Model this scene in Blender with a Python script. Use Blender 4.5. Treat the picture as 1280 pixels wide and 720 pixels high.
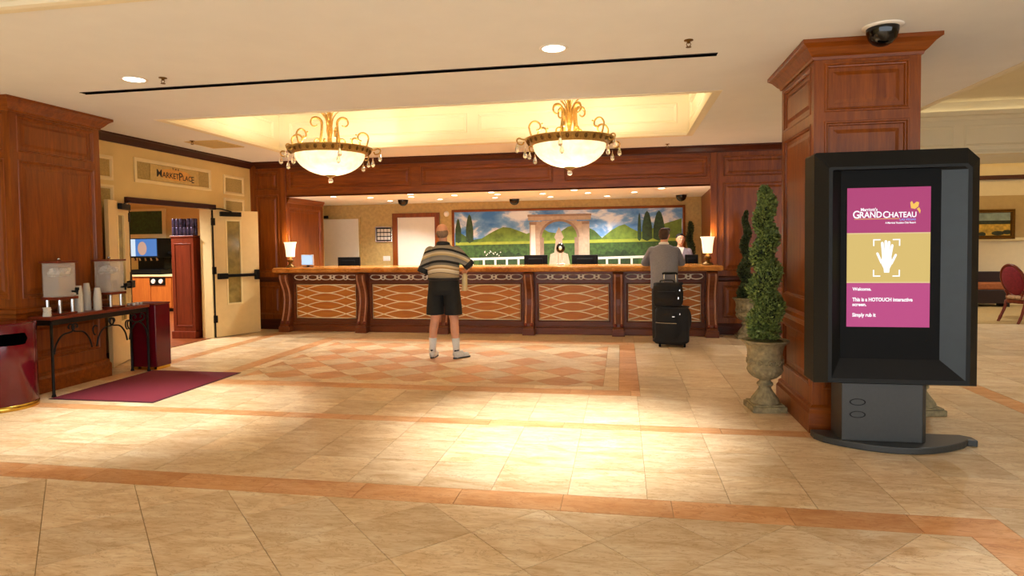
import bpy, bmesh, math, random
from mathutils import Vector, Matrix
random.seed(7)
for o in list(bpy.data.objects): bpy.data.objects.remove(o)
SC = bpy.context.scene
COL = SC.collection
PI = math.pi
R = math.radians
# ------------------------------------------------------------------ camera
YAW, PITCH, ROLL, CAMH, FPX, CY = R(10.0), R(-2.06), R(-0.70), 1.5, 780.0, 332.0
_f = Vector((-math.sin(YAW)*math.cos(PITCH), math.cos(YAW)*math.cos(PITCH), math.sin(PITCH)))
_r0 = Vector((math.cos(YAW), math.sin(YAW), 0)); _u0 = _r0.cross(_f)
CR = _r0*math.cos(ROLL) + _u0*math.sin(ROLL)
CU = -_r0*math.sin(ROLL) + _u0*math.cos(ROLL)
cam = bpy.data.cameras.new('camera'); camo = bpy.data.objects.new('camera', cam); COL.objects.link(camo)
camo.matrix_world = Matrix(((CR.x, CU.x, -_f.x, 0), (CR.y, CU.y, -_f.y, 0), (CR.z, CU.z, -_f.z, CAMH), (0, 0, 0, 1)))
cam.sensor_fit = 'HORIZONTAL'; cam.sensor_width = 36; cam.lens = FPX/1280*36
cam.shift_y = -(360-CY)/1280
cam.clip_start = 0.05; cam.clip_end = 100
SC.camera = camo
# ------------------------------------------------------------------ world and exposure
w = bpy.data.worlds.new('world'); SC.world = w; w.use_nodes = True
bg = w.node_tree.nodes['Background']; bg.inputs[0].default_value = (0.86, 0.93, 1.0, 1); bg.inputs[1].default_value = 1.8
SC.view_settings.view_transform = 'Standard'; SC.view_settings.look = 'None'
SC.view_settings.exposure = 1.0; SC.view_settings.gamma = 1.0; SC.view_settings.use_curve_mapping = False
# light levels (watts) of the lamps built further down
LV = dict(chand=56, bowl=.12, cove=1.0, cove_far=1.6, down=470, alcove=52, tlamp=4, fill_down=190, market=300, lounge=120)
WARM = (1.0, 0.89, 0.70); WARM2 = (1.0, 0.97, 0.92)

# ------------------------------------------------------------------ helpers
def lin(h):
    h = h.lstrip('#'); o = []
    for i in (0, 2, 4):
        c = int(h[i:i+2], 16)/255
        o.append(c/12.92 if c <= .04045 else ((c+.055)/1.055)**2.4)
    return (*o, 1)
MATS = {}
def _new(name):
    m = bpy.data.materials.new(name); m.use_nodes = True
    nt = m.node_tree; b = nt.nodes['Principled BSDF']
    return m, nt, b
def ramp(nt, stops):
    n = nt.nodes.new('ShaderNodeValToRGB'); e = n.color_ramp.elements
    while len(e) < len(stops): e.new(0.5)
    for i, (p, c) in enumerate(stops):
        e[i].position = p; e[i].color = c
    return n
def coords(nt, scale=(1, 1, 1), rot=(0, 0, 0), jitter=True):
    tc = nt.nodes.new('ShaderNodeTexCoord'); mp = nt.nodes.new('ShaderNodeMapping')
    mp.inputs['Scale'].default_value = scale; mp.inputs['Rotation'].default_value = rot
    nt.links.new(tc.outputs['Object'], mp.inputs['Vector'])
    if jitter:
        oi = nt.nodes.new('ShaderNodeObjectInfo'); mm = nt.nodes.new('ShaderNodeMath'); mm.operation = 'MULTIPLY'; mm.inputs[1].default_value = 40
        nt.links.new(oi.outputs['Random'], mm.inputs[0]); nt.links.new(mm.outputs[0], mp.inputs['Location'])
    return mp.outputs['Vector']
def noise(nt, vec, scale, detail=4, rough=.55, dist=0):
    n = nt.nodes.new('ShaderNodeTexNoise'); n.inputs['Scale'].default_value = scale
    n.inputs['Detail'].default_value = detail; n.inputs['Roughness'].default_value = rough; n.inputs['Distortion'].default_value = dist
    nt.links.new(vec, n.inputs['Vector']); return n
def bump(nt, b, h, strength=.1, dist=.01):
    n = nt.nodes.new('ShaderNodeBump'); n.inputs['Strength'].default_value = strength; n.inputs['Distance'].default_value = dist
    nt.links.new(h, n.inputs['Height']); nt.links.new(n.outputs[0], b.inputs['Normal'])
def plain(name, hexc, rough=.5, metal=0, var=.12, scale=12, bmp=.0, spec=.5, sheen=0):
    m, nt, b = _new(name); c = lin(hexc)
    n = noise(nt, coords(nt), scale)
    lo = tuple(x*(1-var) for x in c[:3])+(1,); hi = tuple(min(1, x*(1+var)) for x in c[:3])+(1,)
    rp = ramp(nt, [(.3, lo), (.7, hi)]); nt.links.new(n.outputs[0], rp.inputs[0]); nt.links.new(rp.outputs[0], b.inputs['Base Color'])
    b.inputs['Roughness'].default_value = rough; b.inputs['Metallic'].default_value = metal
    b.inputs['Specular IOR Level'].default_value = spec
    if sheen: b.inputs['Sheen Weight'].default_value = sheen
    if bmp: bump(nt, b, n.outputs[0], bmp, .01)
    MATS[name] = m; return m
def wood(name, dark, light, rough=.33, axis='z', gs=1.0):
    m, nt, b = _new(name)
    s = {'z': (9, 9, .7), 'x': (.7, 9, 9), 'y': (9, .7, 9)}[axis]
    v = coords(nt, tuple(k*gs for k in s))
    n1 = noise(nt, v, 2.2, 6, .6, .6); n2 = noise(nt, v, 9, 5, .7)
    mx = nt.nodes.new('ShaderNodeMix'); mx.data_type = 'FLOAT'; mx.inputs[0].default_value = .35
    nt.links.new(n1.outputs[0], mx.inputs[2]); nt.links.new(n2.outputs[0], mx.inputs[3])
    d, l = lin(dark), lin(light); mid = tuple((a+c)/2 for a, c in zip(d, l))
    rp = ramp(nt, [(.32, d), (.5, mid), (.68, l)]); nt.links.new(mx.outputs[0], rp.inputs[0]); nt.links.new(rp.outputs[0], b.inputs['Base Color'])
    b.inputs['Roughness'].default_value = rough; b.inputs['Specular IOR Level'].default_value = .28
    b.inputs['Coat Weight'].default_value = .06; b.inputs['Coat Roughness'].default_value = .25
    bump(nt, b, n2.outputs[0], .05, .004)
    MATS[name] = m; return m
def marble(name, stops, rough=.3, vein=None):
    m, nt, b = _new(name)
    tc = nt.nodes.new('ShaderNodeTexCoord'); geo = nt.nodes.new('ShaderNodeNewGeometry'); oi = nt.nodes.new('ShaderNodeObjectInfo')
    add = nt.nodes.new('ShaderNodeMath'); add.operation = 'ADD'
    nt.links.new(geo.outputs['Random Per Island'], add.inputs[0]); nt.links.new(oi.outputs['Random'], add.inputs[1])
    fr = nt.nodes.new('ShaderNodeMath'); fr.operation = 'FRACT'; nt.links.new(add.outputs[0], fr.inputs[0])
    mp = nt.nodes.new('ShaderNodeMapping'); mp.inputs['Scale'].default_value = (.8, 2.6, 1)
    k = nt.nodes.new('ShaderNodeMath'); k.operation = 'MULTIPLY'; k.inputs[1].default_value = 60
    nt.links.new(fr.outputs[0], k.inputs[0]); nt.links.new(k.outputs[0], mp.inputs['Location'])
    nt.links.new(tc.outputs['Object'], mp.inputs['Vector'])
    n1 = noise(nt, mp.outputs[0], 2.4, 9, .62, 1.1); n2 = noise(nt, mp.outputs[0], 11, 6, .7, .8)
    mx = nt.nodes.new('ShaderNodeMix'); mx.data_type = 'FLOAT'; mx.inputs[0].default_value = .38
    nt.links.new(n1.outputs[0], mx.inputs[2]); nt.links.new(n2.outputs[0], mx.inputs[3])
    rp = ramp(nt, [(p, lin(c)) for p, c in stops]); nt.links.new(mx.outputs[0], rp.inputs[0])
    hs = nt.nodes.new('ShaderNodeHueSaturation')
    mr = nt.nodes.new('ShaderNodeMapRange'); mr.inputs['To Min'].default_value = .86; mr.inputs['To Max'].default_value = 1.08
    nt.links.new(fr.outputs[0], mr.inputs['Value']); nt.links.new(mr.outputs[0], hs.inputs['Value'])
    nt.links.new(rp.outputs[0], hs.inputs['Color'])
    # thin darker veins
    n3 = noise(nt, mp.outputs[0], 3.4, 8, .6, 2.2)
    vr = ramp(nt, [(.478, (0, 0, 0, 1)), (.5, (1, 1, 1, 1)), (.522, (0, 0, 0, 1))]); nt.links.new(n3.outputs[0], vr.inputs[0])
    ms = nt.nodes.new('ShaderNodeMath'); ms.operation = 'MULTIPLY'; ms.inputs[1].default_value = .55; nt.links.new(vr.outputs[0], ms.inputs[0])
    m2 = nt.nodes.new('ShaderNodeMix'); m2.data_type = 'RGBA'; nt.links.new(ms.outputs[0], m2.inputs[0])
    nt.links.new(hs.outputs[0], m2.inputs[6]); m2.inputs[7].default_value = lin(vein or '#a8804c')
    nt.links.new(m2.outputs[2], b.inputs['Base Color'])
    b.inputs['Roughness'].default_value = rough; b.inputs['Specular IOR Level'].default_value = .3
    MATS[name] = m; return m
def emit(name, hexc, strength, base='#202020'):
    m, nt, b = _new(name); b.inputs['Base Color'].default_value = lin(base)
    b.inputs['Emission Color'].default_value = lin(hexc); b.inputs['Emission Strength'].default_value = strength
    MATS[name] = m; return m
def glass(name, hexc, rough=.05, trans=.9, ior=1.45):
    m, nt, b = _new(name); b.inputs['Base Color'].default_value = lin(hexc); b.inputs['Roughness'].default_value = rough
    b.inputs['Transmission Weight'].default_value = trans; b.inputs['IOR'].default_value = ior
    MATS[name] = m; return m

class MB:
    def __init__(s): s.v = []; s.f = []
    def _add(s, vs, fs):
        b = len(s.v); s.v += [tuple(p) for p in vs]; s.f += [tuple(i+b for i in q) for q in fs]; return s
    def box(s, x0, y0, z0, x1, y1, z1):
        x0, x1 = min(x0, x1), max(x0, x1); y0, y1 = min(y0, y1), max(y0, y1); z0, z1 = min(z0, z1), max(z0, z1)
        return s._add([(x0, y0, z0), (x1, y0, z0), (x1, y1, z0), (x0, y1, z0), (x0, y0, z1), (x1, y0, z1), (x1, y1, z1), (x0, y1, z1)],
                      [(0, 3, 2, 1), (4, 5, 6, 7), (0, 1, 5, 4), (1, 2, 6, 5), (2, 3, 7, 6), (3, 0, 4, 7)])
    def quad(s, *p): return s._add(p, [tuple(range(len(p)))])
    def prism(s, poly, c0, c1, fn=lambda a, b, c: (a, b, c)):
        n = len(poly)
        vs = [fn(a, b, c0) for a, b in poly] + [fn(a, b, c1) for a, b in poly]
        return s._add(vs, [tuple(range(n))[::-1], tuple(range(n, 2*n))] + [(i, (i+1) % n, n+(i+1) % n, n+i) for i in range(n)])
    def lathe(s, prof, n=32, c=(0, 0, 0), mod=None):
        vs = []; m = len(prof)
        for j in range(n):
            a = 2*PI*j/n
            for i, (r, z) in enumerate(prof):
                q = r*(mod(i, a) if mod else 1)
                vs.append((c[0]+q*math.cos(a), c[1]+q*math.sin(a), c[2]+z))
        fs = [(j*m+i, ((j+1) % n)*m+i, ((j+1) % n)*m+i+1, j*m+i+1) for j in range(n) for i in range(m-1)]
        return s._add(vs, fs)
    def tube(s, pts, r, n=8, closed=False, flat=1.0, up=None):
        P = [Vector(p) for p in pts]; m = len(P); rr = r if isinstance(r, (list, tuple)) else [r]*m
        vs = []; nrm = None
        for i in range(m):
            if closed: t = P[(i+1) % m]-P[i-1]
            else: t = P[min(i+1, m-1)]-P[max(i-1, 0)]
            t.normalize()
            if nrm is None:
                a = Vector(up) if up else (Vector((0, 0, 1)) if abs(t.z) < .9 else Vector((1, 0, 0)))
                nrm = (a-t*a.dot(t)).normalized()
            else:
                nrm = nrm-t*nrm.dot(t)
                nrm = nrm.normalized() if nrm.length > 1e-6 else t.orthogonal().normalized()
            bn = t.cross(nrm)
            for k in range(n):
                a = 2*PI*k/n; vs.append(P[i]+(nrm*math.cos(a)*flat+bn*math.sin(a))*rr[i])
        fs = []
        for i in range(m if closed else m-1):
            for k in range(n):
                i2 = (i+1) % m; fs.append((i*n+k, i*n+(k+1) % n, i2*n+(k+1) % n, i2*n+k))
        if not closed: fs += [tuple(range(n))[::-1], tuple((m-1)*n+k for k in range(n))]
        return s._add(vs, fs)
    def sphere(s, c, r, nu=16, nv=10, M=None):
        if not isinstance(r, (list, tuple)): r = (r, r, r)
        vs = []
        for i in range(nv+1):
            t = PI*i/nv
            for j in range(nu):
                a = 2*PI*j/nu
                p = Vector((r[0]*math.sin(t)*math.cos(a), r[1]*math.sin(t)*math.sin(a), -r[2]*math.cos(t)))
                if M: p = M @ p
                vs.append(p+Vector(c))
        fs = [(i*nu+j, i*nu+(j+1) % nu, (i+1)*nu+(j+1) % nu, (i+1)*nu+j) for i in range(nv) for j in range(nu)]
        return s._add(vs, fs)
    def cap(s, p0, r0, p1, r1, n=14):
        p0, p1 = Vector(p0), Vector(p1); d = p1-p0; L = max(d.length, 1e-5); d = d/L
        a = d.orthogonal().normalized(); b = d.cross(a); rings = []
        for i in range(6):
            t = PI/2*(1-i/5); rings.append((-r0*math.sin(t), max(r0*math.cos(t), 1e-4)))
        for i in range(6):
            t = PI/2*i/5; rings.append((L+r1*math.sin(t), max(r1*math.cos(t), 1e-4)))
        vs = [p0+d*h+(a*math.cos(2*PI*k/n)+b*math.sin(2*PI*k/n))*q for h, q in rings for k in range(n)]
        m = len(rings)
        fs = [(i*n+k, i*n+(k+1) % n, (i+1)*n+(k+1) % n, (i+1)*n+k) for i in range(m-1) for k in range(n)]
        fs += [tuple(range(n))[::-1], tuple((m-1)*n+k for k in range(n))]
        return s._add(vs, fs)
    def loft(s, rings, n=20, pw=2.0):
        """rings: (cx,cy,cz,rx,ry) horizontal superellipses"""
        vs = []
        for cx, cy, cz, rx, ry in rings:
            for k in range(n):
                a = 2*PI*k/n; c, q = math.cos(a), math.sin(a)
                vs.append((cx+rx*math.copysign(abs(c)**(2/pw), c), cy+ry*math.copysign(abs(q)**(2/pw), q), cz))
        m = len(rings)
        fs = [(i*n+k, i*n+(k+1) % n, (i+1)*n+(k+1) % n, (i+1)*n+k) for i in range(m-1) for k in range(n)]
        fs += [tuple(range(n))[::-1], tuple((m-1)*n+k for k in range(n))]
        return s._add(vs, fs)
    def sweep(s, path, prof, closed=False, fn=lambda a, b, c: (a, b, c), cap=True):
        """profile (offset to the left of travel, height) swept with mitres along a 2-D path"""
        P = [Vector(p) for p in path]; m = len(P); k = len(prof); vs = []
        for i in range(m):
            d0 = (P[i]-P[i-1]).normalized() if (closed or i > 0) else None
            d1 = (P[(i+1) % m]-P[i]).normalized() if (closed or i < m-1) else None
            if d0 is None: d0 = d1
            if d1 is None: d1 = d0
            n0, n1 = Vector((-d0.y, d0.x)), Vector((-d1.y, d1.x))
            b = n0+n1; b = b/max(b.dot(n0), .2)
            for o, c in prof:
                q = P[i]+b*o; vs.append(fn(q.x, q.y, c))
        fs = []
        for i in range(m if closed else m-1):
            for j in range(k-1):
                i2 = (i+1) % m; fs.append((i*k+j, i2*k+j, i2*k+j+1, i*k+j+1))
        if cap and not closed: fs += [tuple(range(k))[::-1], tuple((m-1)*k+j for j in range(k))]
        return s._add(vs, fs)
    def xf(s, M): s.v = [tuple(M @ Vector(p)) for p in s.v]; return s
    def build(s, name, mat, parent=None, smooth=False, bevel=0, fix=True, loc=None):
        me = bpy.data.meshes.new(name); me.from_pydata(s.v, [], s.f)
        if fix:
            bm = bmesh.new(); bm.from_mesh(me); bmesh.ops.recalc_face_normals(bm, faces=bm.faces); bm.to_mesh(me); bm.free()
        me.materials.append(MATS[mat] if isinstance(mat, str) else mat)
        if smooth: me.shade_smooth()
        o = bpy.data.objects.new(name, me); COL.objects.link(o)
        if parent: o.parent = parent
        if loc: o.location = loc
        if bevel:
            b = o.modifiers.new('bevel', 'BEVEL'); b.width = bevel; b.segments = 2; b.limit_method = 'ANGLE'
        return o
def smooth_angle(o, deg=40):
    o.data.shade_smooth()
    bm = bmesh.new(); bm.from_mesh(o.data)
    for e in bm.edges:
        if len(e.link_faces) == 2 and e.calc_face_angle(0) > R(deg): e.smooth = False
    bm.to_mesh(o.data); bm.free(); return o
def tag(o, label=None, cat=None, group=None, kind=None):
    if label: o['label'] = label
    if cat: o['category'] = cat
    if group: o['group'] = group
    if kind: o['kind'] = kind
    return o
def thing(name, label, cat, loc=(0, 0, 0), rz=0, group=None):
    o = bpy.data.objects.new(name, None); COL.objects.link(o); o.location = loc; o.rotation_euler = (0, 0, rz); o.empty_display_size = .1
    return tag(o, label, cat, group)
def copy_tree(o, parent=None):
    c = o.copy(); COL.objects.link(c); c.parent = parent
    for ch in list(o.children): copy_tree(ch, c)
    return c
def struct(name, label, cat='structure'):
    o = bpy.data.objects.new(name, None); COL.objects.link(o); o.empty_display_size = .1
    return tag(o, label, cat, kind='structure')
def bez(pts, n=10):
    """Catmull-Rom through the points"""
    P = [Vector(p) for p in pts]; P = [2*P[0]-P[1]]+P+[2*P[-1]-P[-2]]; out = []
    for i in range(1, len(P)-2):
        for k in range(n):
            t = k/n; a, b, c, d = P[i-1], P[i], P[i+1], P[i+2]
            out.append(.5*((2*b)+(c-a)*t+(2*a-5*b+4*c-d)*t*t+(3*b-a-3*c+d)*t**3))
    out.append(P[-2]); return out
def lamp(kind, name, loc, power, color, parent=None, **k):
    l = bpy.data.lights.new(name, kind); l.energy = power; l.color = color
    for a, v in k.items(): setattr(l, a, v)
    o = bpy.data.objects.new(name, l); COL.objects.link(o); o.location = loc
    if parent: o.parent = parent
    return o
def holed(mb, w, h, holes, fn):
    us = sorted({0, w, *[q[0] for q in holes], *[q[2] for q in holes]}); vs = sorted({0, h, *[q[1] for q in holes], *[q[3] for q in holes]})
    for i in range(len(us)-1):
        for j in range(len(vs)-1):
            cu, cv = (us[i]+us[i+1])/2, (vs[j]+vs[j+1])/2
            if any(q[0] < cu < q[2] and q[1] < cv < q[3] for q in holes): continue
            mb.quad(fn(us[i], vs[j], 0), fn(us[i+1], vs[j], 0), fn(us[i+1], vs[j+1], 0), fn(us[i], vs[j+1], 0))
    return mb
def ringquads(mb, rects, fn):
    """nested rectangles (u0,v0,u1,v1,n) joined into a stepped ring"""
    for a, b in zip(rects, rects[1:]):
        A = [(a[0], a[1]), (a[2], a[1]), (a[2], a[3]), (a[0], a[3])]; B = [(b[0], b[1]), (b[2], b[1]), (b[2], b[3]), (b[0], b[3])]
        for i in range(4):
            j = (i+1) % 4
            mb.quad(fn(*A[i], a[4]), fn(*A[j], a[4]), fn(*B[j], b[4]), fn(*B[i], b[4]))
    return mb
def ins(q, d, n): return (q[0]+d, q[1]+d, q[2]-d, q[3]-d, n)
def panelled(parent, O, U, N, w, h, panels, mat, fmat=None, depth=.018, mw=.03, mouldmat=None, field=.06, framename='panel_frame'):
    O, U, N = Vector(O), Vector(U), Vector(N)
    fn = lambda u, v, n: O+U*u+Vector((0, 0, v))+N*n
    holed(MB(), w, h, panels, fn).build(framename, fmat or mat, parent)
    for q in panels:
        m = MB(); ringquads(m, [ins(q, 0, 0), ins(q, .004, .007), ins(q, mw*.4, .007), ins(q, mw*.6, -.004), ins(q, mw*.85, -.006), ins(q, mw, -depth)], fn)
        m.build('panel_moulding', mouldmat or mat, parent)
        p = MB(); a = ins(q, mw, -depth)
        if field: 
            b = ins(q, mw+field*.5, -depth); c = ins(q, mw+field, -depth+.01)
            ringquads(p, [a, b, c], fn); a = c
        p.quad(fn(a[0], a[1], a[4]), fn(a[2], a[1], a[4]), fn(a[2], a[3], a[4]), fn(a[0], a[3], a[4]))
        p.build('panel', mat, parent)
def text(name, body, size, mat, parent, M, align='LEFT', extrude=.001, sx=1.0, spacing=1.0, bold=0):
    c = bpy.data.curves.new(name, 'FONT'); c.body = body; c.size = size; c.align_x = align; c.extrude = extrude
    c.space_character = spacing; c.offset = bold; c.resolution_u = 3
    o = bpy.data.objects.new(name, c); COL.objects.link(o)
    bpy.context.view_layer.update()
    me = bpy.data.meshes.new_from_object(o.evaluated_get(bpy.context.evaluated_depsgraph_get()))
    bpy.data.objects.remove(o); bpy.data.curves.remove(c)
    me.transform(Matrix.Diagonal((sx, 1, 1, 1))); me.transform(M)
    me.materials.clear(); me.materials.append(MATS[mat]); me.name = name
    q = bpy.data.objects.new(name, me); COL.objects.link(q); q.parent = parent; return q
def blob(mb, name, mat, parent, voxel=.008, smooth=6, fac=.5):
    me = bpy.data.meshes.new(name); me.from_pydata(mb.v, [], mb.f)
    bm = bmesh.new(); bm.from_mesh(me); bmesh.ops.recalc_face_normals(bm, faces=bm.faces); bm.to_mesh(me); bm.free()
    o = bpy.data.objects.new(name, me); COL.objects.link(o)
    rm = o.modifiers.new('r', 'REMESH'); rm.mode = 'VOXEL'; rm.voxel_size = voxel; rm.use_smooth_shade = True
    sm = o.modifiers.new('s', 'SMOOTH'); sm.factor = fac; sm.iterations = smooth
    bpy.context.view_layer.update()
    m2 = bpy.data.meshes.new_from_object(o.evaluated_get(bpy.context.evaluated_depsgraph_get()))
    bpy.data.objects.remove(o); bpy.data.meshes.remove(me)
    m2.materials.clear(); m2.materials.append(MATS[mat]); m2.name = name; m2.shade_smooth()
    q = bpy.data.objects.new(name, m2); COL.objects.link(q); q.parent = parent; return q

# ------------------------------------------------------------------ materials
wood('cherry', '#622a08', '#924b10'); wood('cherry_x', '#622a08', '#924b10', axis='x'); wood('cherry_y', '#622a08', '#924b10', axis='y')
wood('cherry_dark', '#371305', '#54220a', .4); wood('cherry_dark_x', '#371305', '#54220a', .4, 'x'); wood('cherry_dark_y', '#2e100a', '#451a0e', .4, 'y')
wood('desk_wood', '#55240a', '#763a12', .35, 'x'); wood('desk_field', '#a85a18', '#c67d2e', .4, 'x')
wood('honey', '#a3521c', '#c4702c', .4); wood('mahogany', '#5c1f10', '#7d3218', .35)
marble('marble_cream', [(.3, '#b8946a'), (.42, '#d0b186'), (.52, '#dfc6a0'), (.64, '#ebdaba'), (.8, '#d9bd98')])
marble('marble_salmon', [(.3, '#b97a47'), (.45, '#cf9662'), (.58, '#dcab7a'), (.75, '#e5bd94')], vein='#a8683a')
marble('counter_stone', [(.28, '#8a4f20'), (.45, '#b4702f'), (.6, '#cb8a45'), (.75, '#dca767')], .15, '#5d3212')
plain('grout', '#a88a5e', .8, scale=30)
plain('ceiling_paint', '#e6e6e3', .85, var=.02, scale=3, bmp=.02)
plain('coffer_paint', '#e6dbbd', .75, var=.02, scale=3)
plain('cream_paint', '#d9bb78', .55, var=.04, scale=4); plain('cream_trim', '#e6d098', .5, var=.03)
plain('fabric_panel', '#ab9153', .85, var=.2, scale=45, bmp=.1); plain('wallpaper', '#bfa366', .8, var=.14, scale=16, bmp=.05)
plain('lounge_wall', '#b89a66', .85, var=.06, scale=10); plain('lounge_paint', '#dcc9a2', .7, var=.02)
plain('door_white', '#e3ddcd', .45, var=.02); plain('door_cream', '#dcc088', .45, var=.03)
plain('black_metal', '#0d0c0c', .45, .6, .2); plain('iron', '#120b09', .55, .4, .2); plain('black_plastic', '#090909', .5, 0, .15, spec=.15)
plain('black_gloss', '#050506', .06, 0, .1); plain('white_plastic', '#e8e2d6', .4, 0, .02); plain('chrome', '#c8c6c2', .18, 1, .03)
plain('brass', '#d0a84a', .22, 1, .08); plain('gold_leaf', '#b08a45', .4, .5, .3, 60, .15); plain('antique_gold', '#6e4d1c', .4, .7, .25, 50)
plain('kiosk_dark', '#141513', .5, .0, .06, 40, spec=.22); plain('kiosk_grey', '#373836', .4, .2, .06, 50); plain('kiosk_black', '#060605', .55, 0, .1, spec=.12)
plain('bin_red', '#5d0a16', .16, 0, .08, 6); plain('mat_red', '#6d1428', .95, 0, .18, 150, .2)
plain('urn_stone', '#8a7c5a', .85, 0, .35, 22, .5); plain('moss', '#4b4a1e', .95, 0, .5, 60, .6)
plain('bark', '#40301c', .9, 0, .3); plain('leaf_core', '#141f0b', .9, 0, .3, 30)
plain('carpet', '#a98c58', .95, 0, .15, 60, .2); plain('dark_soffit', '#1b0f0a', .5)
plain('void', '#020202', 1, 0, .1, spec=0)
plain('recess_grey', '#0f0f0e', .55, 0, .08, spec=.2); plain('recess_lit_grey', '#29343a', .5, 0, .06)  # second grey paints the light falling on the kiosk recess's right wall
plain('paper', '#dcd6c8', .8, 0, .05)

def leafmat(name, a, b):
    m, nt, bs = _new(name); g = nt.nodes.new('ShaderNodeNewGeometry')
    rp = ramp(nt, [(0, lin(a)), (1, lin(b))]); nt.links.new(g.outputs['Random Per Island'], rp.inputs[0]); nt.links.new(rp.outputs[0], bs.inputs['Base Color'])
    bs.inputs['Roughness'].default_value = .55; MATS[name] = m
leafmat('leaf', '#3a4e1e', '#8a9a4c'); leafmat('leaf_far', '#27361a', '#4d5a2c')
# ================================================================== SETTING
CEIL = 3.0
XL, YB = -6.62, 10.35          # left wall, wood panelled back wall
AY, AZ = 12.9, 2.377           # alcove back wall, alcove ceiling
# ---------------------------------------------------------------- floor
floor = tag(MB().box(-13, -4, -.12, 11.2, 16, -.006).build('floor', 'grout'), 'polished cream and salmon marble tile floor of the lobby', 'floor', kind='structure')
def clip(poly, x0, y0, x1, y1):
    for ax, v, sgn in ((0, x0, 1), (0, x1, -1), (1, y0, 1), (1, y1, -1)):
        out = []
        for i, p in enumerate(poly):
            q = poly[(i+1) % len(poly)]; a = (p[ax]-v)*sgn; b = (q[ax]-v)*sgn
            if a >= 0: out.append(p)
            if a*b < 0: t = a/(a-b); out.append((p[0]+(q[0]-p[0])*t, p[1]+(q[1]-p[1])*t))
        poly = out
        if len(poly) < 3: return []
    return poly
def area(p): return abs(sum(p[i][0]*p[(i+1) % len(p)][1]-p[(i+1) % len(p)][0]*p[i][1] for i in range(len(p))))/2
def proj(x, y, z):
    d = Vector((x, y, z-CAMH)); k = d.dot(_f)
    if k < .3: return None
    return (640+FPX*d.dot(CR)/k, CY-FPX*d.dot(CU)/k)
TILES = []
G = .0016
def grid(x0, y0, x1, y1, sx, sy, ox=0, oy=0, mat='marble_cream', jit=False):
    i0 = math.floor((x0-ox)/sx); j = 0
    ys = []; y = y0
    n = max(1, round((y1-y0)/sy)); sy = (y1-y0)/n
    for j in range(n):
        sh = random.choice((0, .5)) * sx if jit else 0
        i = i0-1
        while ox+i*sx+sh < x1:
            a, b = max(x0, ox+i*sx+sh), min(x1, ox+(i+1)*sx+sh); i += 1
            if b-a < .02: continue
            c, d = y0+j*sy, y0+(j+1)*sy
            TILES.append(([(a+G, c+G), (b-G, c+G), (b-G, d-G), (a+G, d-G)], mat))
def diag(x0, y0, x1, y1, s, ox, oy, fn):
    h = s/math.sqrt(2); n = int(max(x1-x0, y1-y0)/h)+4
    for i in range(-n, n):
        for j in range(-n, n):
            cx, cy = ox+(i+j)*h, oy+(i-j)*h
            if not (x0-h < cx < x1+h and y0-h < cy < y1+h): continue
            g = h-G*1.5
            p = clip([(cx-g, cy), (cx, cy-g), (cx+g, cy), (cx, cy+g)], x0+G, y0+G, x1-G, y1-G)
            if len(p) >= 3 and area(p) > .001: TILES.append((p, fn(i, j)))
T = .465; OX = .138
cream = lambda i, j: 'marble_cream'
diag(-6.6, -4, 1.72, 3.43, .46, -2.08, 3.43, cream)
grid(-6.6, 3.43, 1.96, 3.66, .62, 1, -.97, mat='marble_salmon')
grid(1.72, -4, 1.96, 3.43, 1, .62, 1.72, mat='marble_salmon')
grid(-6.6, 3.66, 1.96, 5.0, T, T, OX); grid(1.96, -4, 3.35, 6.13, T, T, 1.96)
grid(-6.6, 5.0, 1.96, 5.15, .62, 1, .14, mat='marble_salmon')
grid(-6.6, 5.15, 1.96, 6.13, T, T, OX)
# inlaid rectangle before the desk
ix0, iy0, ix1, iy1 = -4.72, 6.13, .17, 9.4
grid(ix0, iy0, ix1, iy0+.21, .6, 1, ix0, mat='marble_salmon'); grid(ix0, iy1-.21, ix1, iy1, .6, 1, ix0, mat='marble_salmon')
grid(ix0, iy0+.21, ix0+.21, iy1-.21, 1, .5, ix0, mat='marble_salmon'); grid(ix1-.21, iy0+.21, ix1, iy1-.21, 1, .5, ix1-.21, mat='marble_salmon')
a0, b0, a1, b1 = ix0+.21, iy0+.21, ix1-.21, iy1-.21
grid(a0, b0, a1, b0+.16, .6, 1, a0); grid(a0, b1-.16, a1, b1, .6, 1, a0); grid(a0, b0+.16, a0+.16, b1-.16, 1, .5, a0); grid(a1-.16, b0+.16, a1, b1-.16, 1, .5, a1-.16)
diag(a0+.16, b0+.16, a1-.16, b1-.16, .38, -2.28, 7.76, lambda i, j: 'marble_salmon' if (i+j) % 2 == 0 and (i % 2 == 0 or random.random() < .55) else 'marble_cream')
grid(ix0, iy1, ix1, 10.3, .6, .45, 0); grid(-6.6, 6.13, -5.92, 10.3, T, T, OX); grid(-5.92, 6.13, -5.72, 10.3, 1, .6, -5.92, mat='marble_salmon')
grid(-5.72, 6.13, ix0, 10.3, .5, T, ix0); grid(ix1, 6.13, 3.35, 10.3, T, T, ix1)
grid(3.35, -4, 3.56, 12.05, 1, .62, 3.35, mat='marble_salmon'); grid(3.56, 1, 11, 12.05, T, T, 3.56)
def vis(p):
    q = [proj(x, y, 0) for x, y in p]
    if any(k is None for k in q): return 0
    c = clip(q, 0, 0, 1280, 720); return area(c) if len(c) >= 3 else 0
TILES.sort(key=lambda t: -vis(t[0]))
for p, m in TILES[:300]:
    MB().prism(p, -.005, 0).build('tile', m, floor)
for m in ('marble_cream', 'marble_salmon'):
    mb = MB()
    for p, k in TILES[300:]:
        if k == m: mb.prism(p, -.005, 0)
    tag(mb.build('tiles_beyond', m, floor), kind='stuff')
tag(MB().box(3.2, 12.05, -.006, 11, 15.5, .004).build('carpet', 'carpet', floor))
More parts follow.
